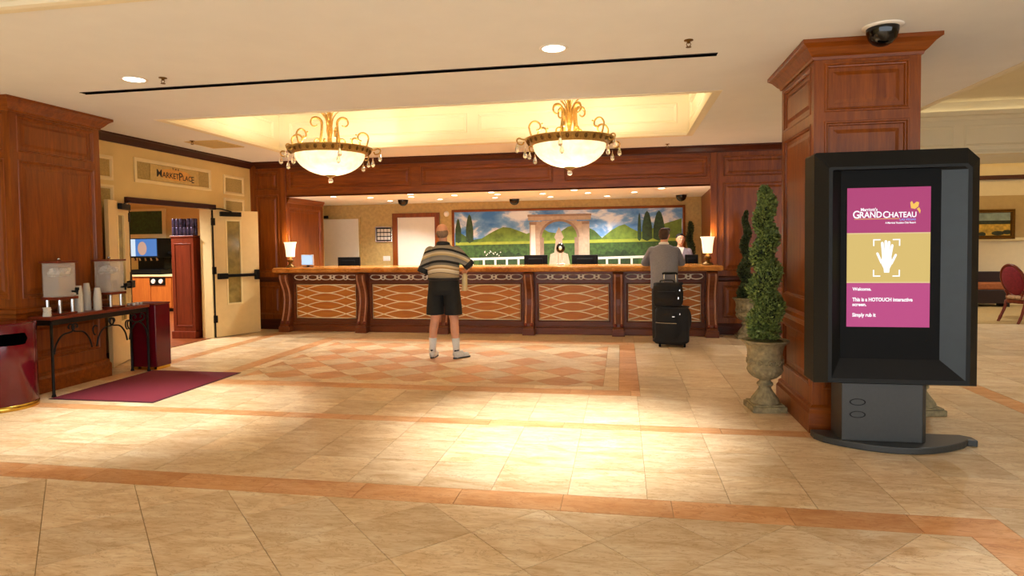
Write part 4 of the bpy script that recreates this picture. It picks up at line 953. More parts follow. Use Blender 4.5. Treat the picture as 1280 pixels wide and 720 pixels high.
def topiary_parts(t, z0, z1, r0, turns, nleaf, leafmat_, seed, ls=.022, sharp=1.0, taper=.6):
    rnd = random.Random(seed); H = z1-z0; core = MB(); P = []; rr = []
    n = 90
    def at(s):
        hr = r0*.30*(1-s)**.5*(.3+.7*min(1, s*6)); a = 2*PI*turns*s+seed
        tr = r0*.68*(1-taper*s)*(1 if s < .93 else max(.3, ((1-s)/.07)**.5))
        return Vector((hr*math.cos(a), hr*math.sin(a), z0+.02+s*(H-.05))), tr*sharp
    for i in range(n+1):
        p, q = at(i/n); P.append(p); rr.append(q*.78)
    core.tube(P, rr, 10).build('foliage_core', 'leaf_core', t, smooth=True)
    m = MB()
    for i in range(nleaf):
        s = rnd.random()**1.35; p, q = at(s)
        d = Vector((rnd.gauss(0, 1), rnd.gauss(0, 1), rnd.gauss(0, .7))).normalized()
        c = p+d*q*rnd.uniform(.72, 1.06); ax = (d+Vector((rnd.gauss(0, .5), rnd.gauss(0, .5), .5+rnd.gauss(0, .4)))).normalized()
        sd = ax.cross(d+Vector((rnd.gauss(0, .4), rnd.gauss(0, .4), rnd.gauss(0, .4)))).normalized()
        l = ls*rnd.uniform(.7, 1.5); w_ = l*.28
        m._add([c-sd*w_*.3, c+ax*l*.5-sd*w_, c+ax*l, c+ax*l*.5+sd*w_], [(0, 1, 2, 3)])
    tag(m.build('foliage', leafmat_, t, fix=False), kind='stuff')
    MB().tube([(0, 0, z0-.05), (.01, 0, z0+.1), (0, .01, z0+.2)], .014, 8).build('trunk', 'bark', t, smooth=True)
UR = thing('topiary_urn', 'stone urn with a tall green spiral topiary beside the kiosk pillar', 'potted plant', (1.243, 5.80, 0), R(6), 'urns with spiral topiaries')
urn_parts(UR); MB().lathe([(.165, .595), (.15, .612), (.1, .625), (.0001, .635)], 24, mod=lambda i, a: 1+.05*math.sin(7*a)).build('moss', 'moss', UR, smooth=True)
topiary_parts(UR, .66, 1.985, .175, 4.2, 17000, 'leaf', 1.2, ls=.026, taper=.52)
def urn_copy(loc, rz, label):
    c = copy_tree(UR); c.location = loc; c.rotation_euler = (0, 0, rz); c['label'] = label; return c
urn_copy((2.52, 5.86, 0), 1.7, 'stone urn whose base corner shows behind the kiosk pedestal')
U2 = thing('topiary_urn', 'stone urn with thin spiral topiary against the wood wall right of the desk', 'potted plant', (1.87, 10.02, 0), 0, 'urns with spiral topiaries')
for ch in UR.children:
    if ch.name.split('.')[0] in ('plinth', 'foot', 'knop', 'bowl', 'moss'): copy_tree(ch, U2)
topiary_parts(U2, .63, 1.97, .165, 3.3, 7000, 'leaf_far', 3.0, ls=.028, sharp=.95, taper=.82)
U3 = thing('spiral_topiary', 'slim dark green spiral topiary standing behind the clerk', 'plant', (1.3, 12.45, 0), 0)
MB().lathe([(.0001, 0), (.12, 0), (.16, .3), (.17, .32), (.15, .33), (.0001, .33)], 24).build('planter', 'urn_stone', U3, smooth=True)
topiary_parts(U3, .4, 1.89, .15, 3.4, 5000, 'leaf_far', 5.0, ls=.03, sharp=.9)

# ================================================================== SHOP INTERIOR
t = thing('shop_cabinet', 'tall red wood cabinet end just inside the double doors', 'cabinet', (-7.08, 9.42, 0))
panelled(t, (-.20, -.30, 0), (1, 0, 0), (0, -1, 0), .40, 1.66, [(.05, .2, .35, 1.56)], 'mahogany')
MB().box(-.2, -.297, 0, .2, .3, 1.655).build('carcass', 'mahogany', t); MB().box(-.22, -.33, 0, .22, .3, .12).build('plinth', 'mahogany', t, bevel=.008); MB().box(-.215, -.315, 1.66, .215, .3, 1.69).build('top', 'mahogany', t, bevel=.006)
for k, h in enumerate(('#453a55', '#7a3a6a')): plain('can_%d' % k, h, .3, .4, .8, 30)
can = None
for lv in range(2):
    for k in range(6):
        for d in range(2):
            if lv == 1 and k == 3: continue
            if can is None:
                can = MB().lathe([(.0001, 0), (.028, 0), (.033, .008), (.033, .125), (.027, .138), (.0001, .138)], 16).build('drink_can', 'can_0', smooth=True); o = can
            else: o = can.copy(); o.data = can.data; COL.objects.link(o)
            o.location = (-7.08-.17+k*.068, 9.16+d*.07, 1.6905+lv*.139)
            tag(o, 'drink can in the upper row on the shop cabinet' if lv else 'drink can in the lower row on the shop cabinet', 'can', 'cans on the shop cabinet, row %s' % ('two' if lv else 'one'))
t = thing('shop_counter', 'far shop counter with orange wood cabinet doors and pale top', 'counter', (-10.6, 13.2, 0))
MB().box(-1.4, -.28, .08, 1.4, .38, .82).build('carcass', 'honey', t)
MB().box(-1.4, -.24, 0, 1.4, .38, .08).build('toe_kick', 'black_plastic', t)
MB().box(-1.45, -.33, .82, 1.45, .38, .86).build('worktop', 'cream_trim', t, bevel=.005)
for k in range(5):
    d_ = MB().box(-1.38+k*.555, -.30, .1, -1.38+k*.555+.54, -.28, .8).build('door', 'honey', t, bevel=.006); MB().box(-1.33+k*.555, -.312, .68, -1.30+k*.555, -.30, .76).build('handle', 'chrome', d_)
MB().box(-.28, -.32, .62, .12, -.30, .80).build('control_panel', 'black_plastic', t); 
for k in (-.18, .02): MB().lathe([(.0001, .02), (.05, .02), (.055, 0)], 14).xf(Matrix.Translation((k, -.321, .71)) @ Matrix.Rotation(PI/2, 4, 'X')).build('dial', 'white_plastic', t)
emit('menu_blue', '#2f7fd0', 0.405); emit('menu_skin', '#d8a68c', 0.405); emit('menu_white', '#dff0ff', 0.450)
t = thing('soda_machine', 'soda dispenser with a bright blue picture panel on the shop counter', 'dispenser', (-11.0, 13.1, .8605))
MB().box(-.5, -.1, 0, .3, .35, .12).box(-.45, .1, .12, .26, .35, .4).box(-.52, -.15, .4, .3, .35, .86).build('housing', 'black_plastic', t, bevel=.01)
p = MB().box(-.5, -.16, .44, .28, -.151, .84).build('picture_panel', 'menu_blue', t)
MB().box(-.5, -.165, .44, -.28, -.1605, .84).build('picture_light', 'menu_white', p); MB().sphere((-.1, -.16, .62), (.12, .006, .16), 14, 8).build('picture_figure', 'menu_skin', p)
for k in range(5): MB().tube([(-.4+k*.15, -.06, .40), (-.38+k*.15, -.06, .33)], .025, 8).build('nozzle', 'chrome', t)
t = thing('menu_board', 'dark menu board in a pale frame high on the shop wall', 'board', (-11.05, 13.597, 2.05))
MB().box(-.95, -.05, -.42, .1, 0, .4).build('frame', 'cream_trim', t); MB().box(-.9, -.055, -.22, .0, -.05, .34).build('face', 'mu_cypress', t)
t = thing('wall_shelf', 'dark shelf on brackets on the shop wall', 'shelf', (-10.0, 13.4, 1.35))
MB().box(-1.0, -.12, 0, 1.0, .2, .05).build('board', 'black_plastic', t); MB().box(-.9, 0, -.15, -.86, .2, 0).box(.86, 0, -.15, .9, .2, 0).build('bracket', 'black_plastic', t)
for k, (x, h) in enumerate(((-10.25, .16), (-10.02, .22), (-9.8, .26))):
    o = MB().lathe([(.0001, 0), (.07, 0), (.09, h), (.095, h+.01), (.0001, h+.01)], 18).build('paper_cup_stack', 'paper', smooth=True, loc=(x, 13.1, .8605)); tag(o, ['short pale cup stack', 'middle pale cup stack', 'tall pale cup stack'][k]+' on the shop counter', 'cups')
t = thing('glass_box', 'black equipment box at the right end of the shop counter', 'box', (-9.55, 13.15, .8605)); MB().box(-.12, -.14, 0, .12, .14, .2).build('body', 'black_plastic', t, bevel=.01); MB().box(-.1, -.145, .05, .1, -.14, .17).build('front_panel', 'black_gloss', t)
for x, y in ((-8.2, 8.4), (-10.4, 11.6), (-10.2, 8.8)): downlight(x, y, 2.75, .1, 'round recessed downlight of the shop ceiling', LV['market'], 'shop downlights', 'lens_small', R(140))

# ================================================================== LOUNGE
plain('chair_red', '#7c1522', .8, 0, .25, 25); plain('chair_pattern', '#a9805a', .85, 0, .5, 35); plain('bench_orange', '#9a5527', .8, 0, .2, 18)
def chair(label, loc, rz):
    t = thing('oval_back_chair', label, 'chair', loc, rz, 'lounge chairs')
    # faces +x; back at -x
    Mo = Matrix.Translation((-.27, 0, .74)) @ Matrix.Rotation(R(-14), 4, 'Y')
    MB().sphere((0, 0, 0), (.045, .23, .27), 24, 16).xf(Mo).build('backrest', 'chair_red', t, smooth=True)
    MB().tube([Mo @ Vector((0, .245*math.cos(a), .285*math.sin(a))) for a in [2*PI*i/36 for i in range(36)]], .022, 8, closed=True).build('back_frame', 'mahogany', t, smooth=True)
    MB().loft([(0, 0, .40, .25, .25), (0, 0, .42, .275, .275), (0, 0, .46, .275, .275), (0, 0, .48, .23, .23)], 28, 3).build('seat', 'chair_pattern', t, smooth=True)
    MB().loft([(0, 0, .34, .265, .265), (0, 0, .40, .275, .275)], 28, 3).build('seat_rail', 'mahogany', t)
    for s in (-1, 1):
        MB().tube(bez([(-.22, s*.2, .38), (-.25, s*.2, .25), (-.31, s*.21, .1), (-.36, s*.21, 0)], 5), [.026, .025, .024, .023, .022]*3+[.02], 8).build('leg', 'mahogany', t, smooth=True)
        MB().tube(bez([(.22, s*.21, .38), (.25, s*.225, .27), (.22, s*.2, .12), (.245, s*.215, 0)], 5), [.032, .032, .03, .028, .026]*3+[.02], 8).build('leg', 'mahogany', t, smooth=True)
        MB().tube(bez([(-.25, s*.15, .42), (-.24, s*.16, .5), (-.26, s*.19, .56)], 4), .018, 6).build('back_post', 'mahogany', t, smooth=True)
        MB().tube(bez([(-.26, s*.23, .68), (-.1, s*.27, .68), (.08, s*.28, .64), (.12, s*.27, .6), (.08, s*.26, .5), (.07, s*.25, .42)], 4), .017, 6).build('arm', 'mahogany', t, smooth=True)
chair('red oval backed chair with curved wooden legs in the lounge', (7.0, 12.3, 0), R(12))
chair('lounge chair cut off by the right picture edge behind the red chair', (7.62, 12.95, 0), R(150))
plain('bench_dark', '#220d08', .5)
t = thing('lounge_bench', 'dark wooden bench with an orange cushion against the far lounge wall', 'bench', (7.6, 15.2, 0))
MB().box(-.6, .12, .08, .6, .2, .75).build('backrest', 'bench_dark', t, bevel=.01); MB().box(-.6, -.25, .08, .6, .12, .37).build('base', 'bench_dark', t, bevel=.01); MB().box(-.57, -.24, .37, .57, .12, .52).build('cushion', 'bench_orange', t, bevel=.03)
for x in (-.55, .55): MB().box(x-.03, -.22, 0, x+.03, .16, .08).build('leg', 'bench_dark', t)
t = thing('framed_painting', 'framed landscape painting of a yellow field on the far lounge wall', 'painting', (7.98, 15.498, 1.79))
fn = lambda u, v, n: (u, -n, v); q = (-.54, -.33, .54, .33)
m = MB(); ringquads(m, [ins(q, 0, 0), ins(q, 0, .05), ins(q, .02, .06), ins(q, .05, .03), ins(q, .07, .04), ins(q, .08, .015)], fn); m.build('frame', 'antique_gold', t)
plain('pt_sky', '#8d9a8c', .6, 0, .3, 6); plain('pt_field', '#c9a13a', .6, 0, .45, 10); plain('pt_trees', '#2e3218', .6, 0, .4, 14)
MB().box(-.46, -.016, .08, .46, 0, .25).build('painted_sky', 'pt_sky', t); MB().box(-.46, -.016, -.25, .46, 0, .0).build('painted_field', 'pt_field', t); MB().box(-.46, -.016, 0, .46, 0, .08).build('painted_trees', 'pt_trees', t)
for a, b, c in ((-.4, -.2, .12), (-.1, -.22, .08), (.22, -.2, .13), (.4, -.18, .1)): MB().sphere((a, -.016, b), (c, .003, .05), 12, 6).build('painted_bush', 'pt_trees', t)
# ================================================================== PEOPLE
plain('skin_fair', '#d0936f', .55, 0, .08, 14); plain('skin_tan', '#c08a66', .55, 0, .08, 14); plain('hair_grey', '#86694f', .8, 0, .3, 60, .3); plain('hair_brown', '#3c2414', .7, 0, .35, 60, .3); plain('hair_black', '#0b0908', .45, 0, .3, 60, .3)
plain('shorts_black', '#14140f', .85, 0, .2, 40); plain('sock_white', '#d8d4cc', .9, 0, .05, 60, .2); plain('shoe_white', '#c9c6bc', .6, 0, .1, 30); plain('shoe_dark', '#191614', .4, 0, .2); plain('suit_grey', '#7d7a7e', .85, 0, .12, 70, .1); plain('trouser_dark', '#1e1c1c', .85, 0, .15, 60)
plain('clerk_jacket', '#8c8189', .85, 0, .08, 60); plain('eye_white', '#e8e2da', .3); plain('lip', '#8a4038', .5); plain('black_strap', '#0b0b0b', .6)
def stripes():
    m, nt, b = _new('polo_stripes'); tc = nt.nodes.new('ShaderNodeTexCoord'); sp = nt.nodes.new('ShaderNodeSeparateXYZ'); nt.links.new(tc.outputs['Object'], sp.inputs[0])
    # stripes bow downwards towards the sides of the back
    ab = nt.nodes.new('ShaderNodeMath'); ab.operation = 'MULTIPLY'; nt.links.new(sp.outputs[0], ab.inputs[0]); nt.links.new(sp.outputs[0], ab.inputs[1])
    a2 = nt.nodes.new('ShaderNodeMath'); a2.operation = 'MULTIPLY_ADD'; a2.inputs[1].default_value = .9; nt.links.new(ab.outputs[0], a2.inputs[0]); nt.links.new(sp.outputs[2], a2.inputs[2])
    mr = nt.nodes.new('ShaderNodeMapRange'); mr.inputs['From Min'].default_value = 1.0; mr.inputs['From Max'].default_value = 1.55; nt.links.new(a2.outputs[0], mr.inputs['Value'])
    st = [(0, '#8f7f63'), (.16, '#a08a66'), (.235, '#2a231d'), (.25, '#c9b896'), (.30, '#d8cbb0'), (.335, '#9a7a48'), (.37, '#c9b28a'), (.42, '#6d6558'), (.475, '#141110'), (.535, '#8b8373'), (.60, '#777063'), (.645, '#b39a6a'), (.69, '#c6b48e'), (.73, '#8b8373'), (.765, '#141110'), (.815, '#8d806a'), (.88, '#7d735f'), (.93, '#141110')]
    rp = ramp(nt, [(p, lin(c)) for p, c in st]); rp.color_ramp.interpolation = 'CONSTANT'; nt.links.new(mr.outputs[0], rp.inputs[0]); nt.links.new(rp.outputs[0], b.inputs['Base Color']); b.inputs['Roughness'].default_value = .9; MATS['polo_stripes'] = m
stripes()
def hand(mb, w, d, n, side):
    w = Vector(w); d = Vector(d).normalized(); n = Vector(n); n = (n-d*n.dot(d)).normalized(); s = d.cross(n)*side
    for k, (o, l) in enumerate(((.028, .068), (.010, .078), (-.009, .072), (-.027, .056))):
        a = w+s*o*.6; b = w+d*.085+s*o; mb.cap(a, .0145, b, .0115, 8)
        c = b+(d-n*.35).normalized()*l*.5; e = c+(d-n*1.0).normalized()*l*.5
        mb.cap(b, .0105, c, .009, 8); mb.cap(c, .009, e, .008, 8)
    a = w+d*.02+s*.02; b = w+d*.055+s*.05-n*.01; c = b+(d+s*.25-n*.3).normalized()*.035
    mb.cap(a, .015, b, .0115, 8); mb.cap(b, .011, c, .009, 8)
def head(mb, c, yaw=0, tilt=0, s=1.0):
    """skull, jaw, nose, ears; c is the skull centre, face towards +y before yaw"""
    M = Matrix.Translation(c) @ Matrix.Rotation(yaw, 4, 'Z') @ Matrix.Rotation(tilt, 4, 'Y') @ Matrix.Scale(s, 4)
    h = MB(); h.sphere((0, -.01, .025), (.076, .096, .088), 20, 14); h.sphere((0, .015, -.02), (.066, .075, .085), 18, 12); h.sphere((0, .045, -.075), (.045, .04, .034), 14, 10)
    h.cap((0, .085, .012), .009, (0, .104, -.022), .014, 8); h.sphere((0, .086, -.055), (.024, .012, .010), 10, 8); h.cap((-.035, .078, .028), .009, (.035, .078, .028), .009, 8)
    for q in (-1, 1): h.sphere((q*.077, -.005, -.005), (.011, .018, .03), 10, 8)
    h.xf(M); mb._add(h.v, h.f); return M
def face(par, M):
    for q in (-1, 1):
        e = MB().sphere((q*.03, .082, .008), (.0125, .008, .008), 10, 8).xf(M).build('eye', 'eye_white', par, smooth=True); MB().sphere((q*.03, .0895, .008), (.0055, .003, .0055), 8, 6).xf(M).build('iris', 'hair_black', e, smooth=True)
        MB().cap((q*.016, .089, .03), .0035, (q*.045, .08, .031), .003, 6).xf(M).build('eyebrow', 'hair_black', par, smooth=True)
    MB().sphere((0, .098, -.056), (.021, .006, .0065), 10, 6).xf(M).build('mouth', 'lip', par, smooth=True)
# ---- man in striped shirt and shorts, seen from behind
P1 = thing('person', 'person in striped polo shirt, black shorts and white socks facing the desk', 'person', (-2.305, 7.9, 0))
b = MB()
b.loft([(0, 0, .84, .13, .10), (0, 0, .95, .15, .11), (0, .01, 1.06, .15, .11), (0, .015, 1.2, .16, .11), (0, .01, 1.32, .17, .105), (0, 0, 1.40, .165, .09), (0, -.005, 1.45, .11, .075), (0, 0, 1.49, .06, .058)])
b.cap((0, -.005, 1.45), .06, (-.008, .018, 1.57), .056); HM = head(b, (-.015, .025, 1.652), .12, -.06, 1.0)
LW, LE = (-.165, .20, 1.10), (-.275, -.02, 1.15); RW, RE = (.225, .27, 1.13), (.335, .05, 1.22)
for S_, E_, W_ in (((-.175, 0, 1.40), LE, LW), ((.175, 0, 1.40), RE, RW)): b.cap(S_, .06, E_, .045); b.cap(E_, .043, W_, .028)
hand(b, LW, (.35, .9, .1), (-.3, .1, 1), 1); hand(b, RW, (-.3, .95, -.05), (.3, .1, 1), -1)
for q in (-1, 1):
    kx_ = .128*q; b.cap((.085*q, 0, .88), .095, (kx_, .012, .52), .062); b.cap((kx_, .012, .52), .06, (.145*q, -.025, .37), .056); b.cap((.145*q, -.025, .37), .056, (.162*q, -.02, .10), .036)
b.cap((-.162, -.02, .08), .036, (-.165, .1, .045), .032); b.cap((.165, -.02, .08), .036, (.235, .075, .045), .032)
body = blob(b, 'body', 'skin_fair', P1, .0072, 5)
face(body, HM)
hair = MB(); hair.sphere((0, -.024, -.01), (.0805, .088, .072), 18, 12); hair.xf(HM); blob(hair, 'hair', 'hair_grey', P1, .007, 3)
s_ = MB(); s_.loft([(0, 0, 1.0, .18, .135), (0, .0, 1.06, .208, .158), (0, .005, 1.14, .21, .16), (0, .012, 1.24, .208, .15), (0, .008, 1.34, .202, .13), (0, 0, 1.41, .19, .11), (0, -.005, 1.455, .14, .09), (0, 0, 1.49, .09, .078)])
for S_, E_ in (((-.175, 0, 1.395), LE), ((.175, 0, 1.395), RE)):
    S_, E_ = Vector(S_), Vector(E_); s_.cap(S_, .08, S_+(E_-S_)*.9, .068)
blob(s_, 'polo_shirt', 'polo_stripes', P1, .009, 4)
for S_, E_ in (((-.175, 0, 1.395), LE), ((.175, 0, 1.395), RE)):
    S_, E_ = Vector(S_), Vector(E_); d = (E_-S_).normalized(); MB().tube([S_+(E_-S_)*.84, S_+(E_-S_)*1.10], .073, 20).build('cuff', 'black_strap', P1, smooth=True)
MB().tube([(.0+.073*math.cos(a), .0+.068*math.sin(a), 1.497+.012*math.sin(a+PI)) for a in [2*PI*i/24 for i in range(24)]], .02, 8, closed=True, flat=1.4).build('collar', 'black_strap', P1, smooth=True)
sh = MB(); sh.loft([(0, 0, 1.045, .195, .148), (0, 0, .98, .205, .155), (0, -.005, .9, .21, .16), (0, -.002, .84, .2, .15)], 28)
for q in (-1, 1): sh.loft([(.1*q, 0, .93, .105, .14), (.112*q, 0, .78, .112, .135), (.122*q, 0, .66, .115, .128), (.124*q, 0, .575, .117, .128)], 24)
blob(sh, 'shorts', 'shorts_black', P1, .008, 3)
MB().tube([(.198*math.cos(a), .15*math.sin(a), 1.045) for a in [2*PI*i/32 for i in range(32)]], .016, 8, closed=True, flat=1.3).build('belt', 'black_strap', P1, smooth=True)
for q in (-1, 1):
    MB().tube([(.163*q, -.02, .085), (.16*q, -.021, .15), (.155*q, -.0225, .27)], [.046, .045, .053], 18).build('sock', 'sock_white', P1, smooth=True)
def shoe(par, heel, toe, mat, name='shoe', w=.045, h=.06):
    a, c = Vector(heel), Vector(toe); d = (c-a).normalized(); m = MB()
    m.cap(a+Vector((0, 0, h)), w*.9, a+d*.08+Vector((0, 0, h*1.1)), w*.95); m.cap(a+d*.02+Vector((0, 0, w*.75)), w*.9, c-d*.04+Vector((0, 0, w*.72)), w*.85); 
    o = blob(m, name, mat, par, .007, 4)
    for v in o.data.vertices: v.co.z = max(v.co.z, .008)
    n = Vector((-d.y, d.x, 0)); so = MB(); L = (c-a).length; pts = []
    for i in range(20):
        t = 2*PI*i/20; p = a+d*(L*.45+(L*.62)*math.cos(t))+n*(w*1.0)*math.sin(t)*(1.0 if math.cos(t) > 0 else .9); pts.append((p.x, p.y))
    so.prism(pts, 0.0, .018).build('sole', 'shoe_dark' if mat != 'shoe_white' else 'kiosk_grey', o); return o
o = shoe(P1, (-.162, -.045, 0), (-.168, .185, 0), 'shoe_white'); MB().tube([(-.162-.03, -.03, .112), (-.162, -.075, .105), (-.162+.03, -.03, .112)], .01, 6).build('shoe_trim', 'black_strap', o)
o = shoe(P1, (.155, -.04, 0), (.30, .12, 0), 'shoe_white'); MB().tube([(.165-.03, -.02, .112), (.155, -.07, .105), (.165+.035, -.045, .112)], .01, 6).build('shoe_trim', 'black_strap', o)
MB().tube([(-.245+.036*math.cos(a), .04, 1.135+.036*math.sin(a)) for a in [2*PI*i/16 for i in range(16)]], .012, 6, closed=True).build('wristwatch', 'black_strap', P1, smooth=True)
t = tag(MB().loft([(-2.085, 8.13, .87, .03, .055), (-2.082, 8.13, .95, .034, .06), (-2.08, 8.13, 1.05, .03, .055), (-2.08, 8.14, 1.105, .02, .05)], 16, 3).build('folded_cloth', 'cream_trim', smooth=True), 'tan folded cloth hanging from the right hand of the person in shorts', 'cloth')
# ---- man in grey suit leaning on the counter
P2 = thing('person', 'person in grey suit jacket leaning on the counter behind black luggage', 'person', (.62, 9.52, 0))
b = MB()
b.loft([(0, 0, .84, .12, .10), (0, .01, .95, .14, .11), (0, .04, 1.08, .14, .11), (0, .075, 1.2, .155, .11), (0, .1, 1.31, .165, .10), (0, .12, 1.38, .16, .09), (0, .125, 1.425, .1, .07), (0, .135, 1.46, .058, .056)])
b.cap((0, .13, 1.42), .058, (.012, .165, 1.52), .054); HM = head(b, (.015, .185, 1.592), -.35, .05, .97)
E2 = {-1: (-.27, .30, 1.175), 1: (.275, .30, 1.175)}; W2 = {-1: (-.10, .50, 1.165), 1: (.10, .50, 1.165)}
for q in (-1, 1):
    b.cap((.17*q, .115, 1.37), .055, E2[q], .042); b.cap(E2[q], .04, W2[q], .027); hand(b, W2[q], (-.45*q, .9, -.05), (0, 0, 1), -q)
    b.cap((.08*q, 0, .88), .09, (.1*q, .02, .5), .058); b.cap((.1*q, .02, .5), .055, (.11*q, -.02, .10), .036); b.cap((.11*q, -.02, .07), .034, (.12*q, .1, .04), .03)
body = blob(b, 'body', 'skin_fair', P2, .0072, 5); face(body, HM)
hh = MB(); hh.sphere((0, -.026, .032), (.083, .094, .085), 20, 14); hh.sphere((0, -.045, -.02), (.074, .062, .06), 16, 12); hh.cap((-.05, .04, .085), .03, (.05, .04, .085), .03); hh.xf(HM); blob(hh, 'hair', 'hair_brown', P2, .007, 2)
j = MB(); j.loft([(0, -.01, .80, .205, .155), (0, -.005, .9, .20, .15), (0, .01, 1.0, .197, .145), (0, .035, 1.1, .2, .142), (0, .07, 1.2, .207, .14), (0, .098, 1.3, .214, .13), (0, .115, 1.38, .205, .112), (0, .122, 1.425, .135, .09), (0, .13, 1.455, .075, .07)], 28)
for q in (-1, 1): j.cap((.172*q, .113, 1.355), .07, E2[q], .06); j.cap(E2[q], .06, Vector(E2[q]).lerp(Vector(W2[q]), .86), .042)
blob(j, 'jacket', 'suit_grey', P2, .009, 4)
MB().tube([(.002+.062*math.cos(a), .135+.058*math.sin(a), 1.462+.01*math.sin(a+PI)) for a in [2*PI*i/24 for i in range(24)]], .014, 8, closed=True, flat=1.5).build('shirt_collar', 'white_plastic', P2, smooth=True)
tr = MB(); tr.loft([(0, 0, 1.0, .165, .125), (0, 0, .88, .18, .135), (0, 0, .84, .175, .13)], 24)
for q in (-1, 1): tr.loft([(.088*q, 0, .92, .095, .12), (.098*q, .01, .7, .088, .1), (.106*q, .01, .4, .075, .082), (.113*q, -.01, .06, .066, .075)], 20)
blob(tr, 'trousers', 'trouser_dark', P2, .009, 3)
shoe(P2, (-.11, -.05, 0), (-.135, .18, 0), 'shoe_dark'); shoe(P2, (.11, -.05, 0), (.135, .18, 0), 'shoe_dark')
# ---- clerk behind the desk, facing the lobby
P3 = thing('person', 'clerk in grey lilac jacket with black hair behind the desk', 'person', (1.02, 11.5, 0), PI+.12)
b = MB()
b.loft([(0, 0, .84, .13, .10), (0, 0, .93, .14, .105), (0, .01, 1.04, .115, .095), (0, .02, 1.16, .135, .105), (0, .025, 1.26, .145, .1), (0, .02, 1.33, .14, .085), (0, .015, 1.375, .09, .065), (0, .02, 1.41, .05, .05)])
b.cap((0, .02, 1.37), .05, (0, .045, 1.46), .047); HM = head(b, (0, .062, 1.53), 0, 0, .93)
E3 = {-1: (-.20, .06, 1.08), 1: (.20, .06, 1.08)}; W3 = {-1: (-.13, .19, 1.02), 1: (.13, .19, 1.02)}
for q in (-1, 1):
    b.cap((.145*q, .02, 1.32), .045, E3[q], .036); b.cap(E3[q], .034, W3[q], .023); hand(b, W3[q], (-.3*q, .9, -.25), (0, .2, 1), -q)
    b.cap((.075*q, 0, .85), .085, (.085*q, .01, .47), .052); b.cap((.085*q, .01, .47), .05, (.09*q, -.02, .09), .033); b.cap((.09*q, -.02, .06), .03, (.1*q, .09, .035), .027)
body = blob(b, 'body', 'skin_tan', P3, .0066, 4); face(body, HM)
hh = MB(); hh.sphere((0, -.03, .038), (.084, .096, .085), 20, 14); hh.sphere((0, -.05, -.02), (.076, .06, .06), 16, 12); hh.sphere((0, -.10, .04), (.05, .045, .05), 14, 10); hh.cap((-.062, .03, .06), .018, (.0, .055, .09), .02); hh.cap((.062, .03, .06), .018, (.0, .055, .09), .02); hh.xf(HM); blob(hh, 'hair', 'hair_black', P3, .007, 2)
j = MB(); j.loft([(0, 0, .78, .17, .135), (0, 0, .9, .165, .13), (0, .01, 1.04, .14, .118), (0, .02, 1.16, .158, .125), (0, .025, 1.26, .168, .118), (0, .02, 1.33, .16, .1), (0, .015, 1.37, .11, .078), (0, .018, 1.395, .066, .06)], 26)
for q in (-1, 1): j.cap((.148*q, .02, 1.315), .062, E3[q], .052); j.cap(E3[q], .05, Vector(E3[q]).lerp(Vector(W3[q]), .85), .038)
blob(j, 'jacket', 'clerk_jacket', P3, .009, 3)
MB().prism([(-.045, 1.39), (.045, 1.39), (0, 1.22)], .132, .142, lambda a, b, c: (a, c, b)).build('shirt_front', 'white_plastic', P3)
tr = MB(); tr.loft([(0, 0, 1.0, .15, .12), (0, 0, .85, .165, .125), (0, 0, .82, .165, .12)], 24)
for q in (-1, 1): tr.loft([(.08*q, 0, .88, .085, .115), (.088*q, .01, .45, .066, .075), (.092*q, -.01, .05, .058, .066)], 20)
blob(tr, 'trousers', 'trouser_dark', P3, .009, 3)
shoe(P3, (-.09, -.04, 0), (-.105, .16, 0), 'shoe_dark', w=.04); shoe(P3, (.09, -.04, 0), (.105, .16, 0), 'shoe_dark', w=.04)
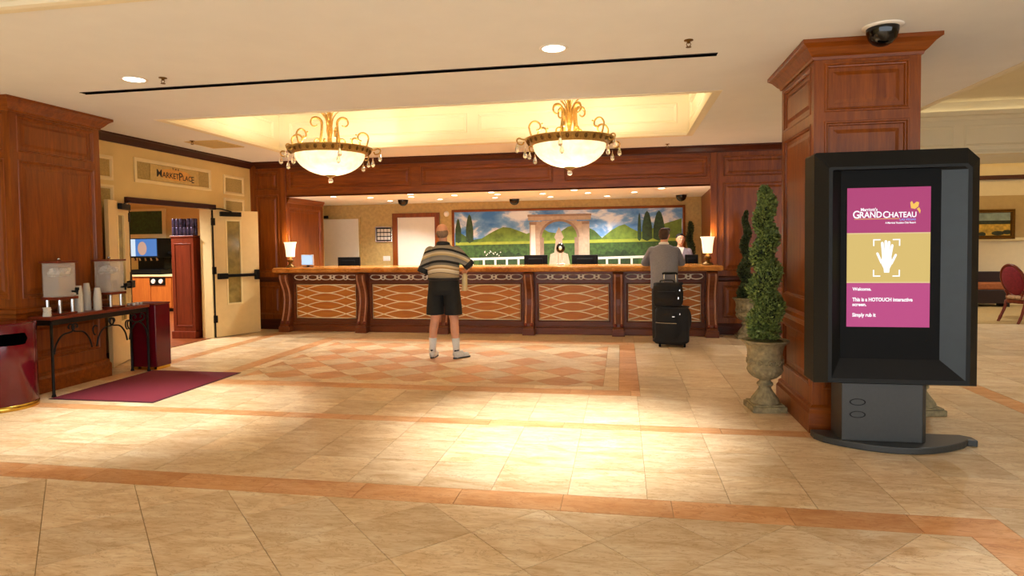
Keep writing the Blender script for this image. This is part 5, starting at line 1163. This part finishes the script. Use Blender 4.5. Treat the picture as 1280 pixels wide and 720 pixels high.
# ================================================================== LUGGAGE
plain('nylon_black', '#0e0d0d', .8, 0, .25, 60, .2); plain('nylon_edge', '#1a1918', .6, 0, .2, 60)
Lg = thing('rolling_suitcase', 'black soft rolling suitcase standing behind the person in grey suit', 'suitcase', (.70, 9.14, 0), R(-4))
s_ = MB(); s_.loft([(0, 0, .05, .2, .12), (0, 0, .08, .235, .145), (0, 0, .3, .24, .15), (0, 0, .5, .235, .145), (0, 0, .56, .215, .13)], 36, 5); s_.sphere((-.03, -.13, .3), (.17, .05, .2), 20, 14); s_.sphere((.21, .02, .38), (.06, .11, .17), 16, 12); s_.cap((-.2, -.06, .09), .055, (.12, -.08, .085), .06)
blob(s_, 'body', 'nylon_black', Lg, .01, 5)
MB().tube([(-.225, -.152, .355), (-.1, -.182, .352), (.06, -.186, .35)], .005, 5).build('zip', 'chrome', Lg)
MB().tube([(.235*math.cos(a), .0+.15*math.sin(a), .565-.0) for a in [2*PI*i/32 for i in range(32)]], .008, 6, closed=True).build('piping', 'nylon_edge', Lg)
MB().box(.0, -.18, .435, .035, -.17, .448).build('badge', 'chrome', Lg); MB().box(.1, -.155, .465, .11, -.148, .49).build('zip_pull', 'chrome', Lg)
for x in (-.17, .17):
    for y in (-.09, .09): MB().lathe([(.0001, -.015), (.03, -.015), (.034, 0), (.03, .015), (.0001, .015)], 14).xf(Matrix.Translation((x, y, .034)) @ Matrix.Rotation(PI/2, 4, 'Y')).build('wheel', 'black_plastic', Lg, smooth=True)
m = MB()
for x in (-.11, .055): m.tube([(x, .165, .5), (x, .165, 1.025)], .011, 8)
m.build('handle_bars', 'chrome', Lg); MB().tube([(-.135, .165, 1.025), (-.11, .165, 1.035), (.055, .165, 1.035), (.08, .165, 1.025)], .016, 8).build('handle_grip', 'black_plastic', Lg, smooth=True)
Bg = thing('carry_on_bag', 'black carry on bag strapped on top of the rolling suitcase', 'bag', (.64, 9.12, .577), R(-4))
s_ = MB(); s_.loft([(0, 0, .005, .18, .11), (0, 0, .05, .21, .13), (0, 0, .2, .215, .13), (0, 0, .29, .2, .115), (0, 0, .335, .17, .085)], 32, 4.5); s_.sphere((-.03, -.11, .15), (.15, .05, .1), 18, 12); s_.cap((-.18, -.02, .315), .02, (.2, -.02, .325), .02)
blob(s_, 'body', 'nylon_black', Bg, .009, 4)
MB().tube(bez([(-.1, -.04, .33), (-.09, -.05, .365), (.06, -.05, .37), (.09, -.04, .335)], 5), .01, 6).build('carry_handle', 'nylon_edge', Bg, smooth=True)
MB().box(.135, -.14, .11, .152, -.13, .14).build('buckle', 'chrome', Bg); MB().box(.155, -.135, .225, .167, -.125, .245).build('clip', 'chrome', Bg); MB().box(-.14, -.166, .215, .1, -.14, .222).build('zip', 'nylon_edge', Bg)
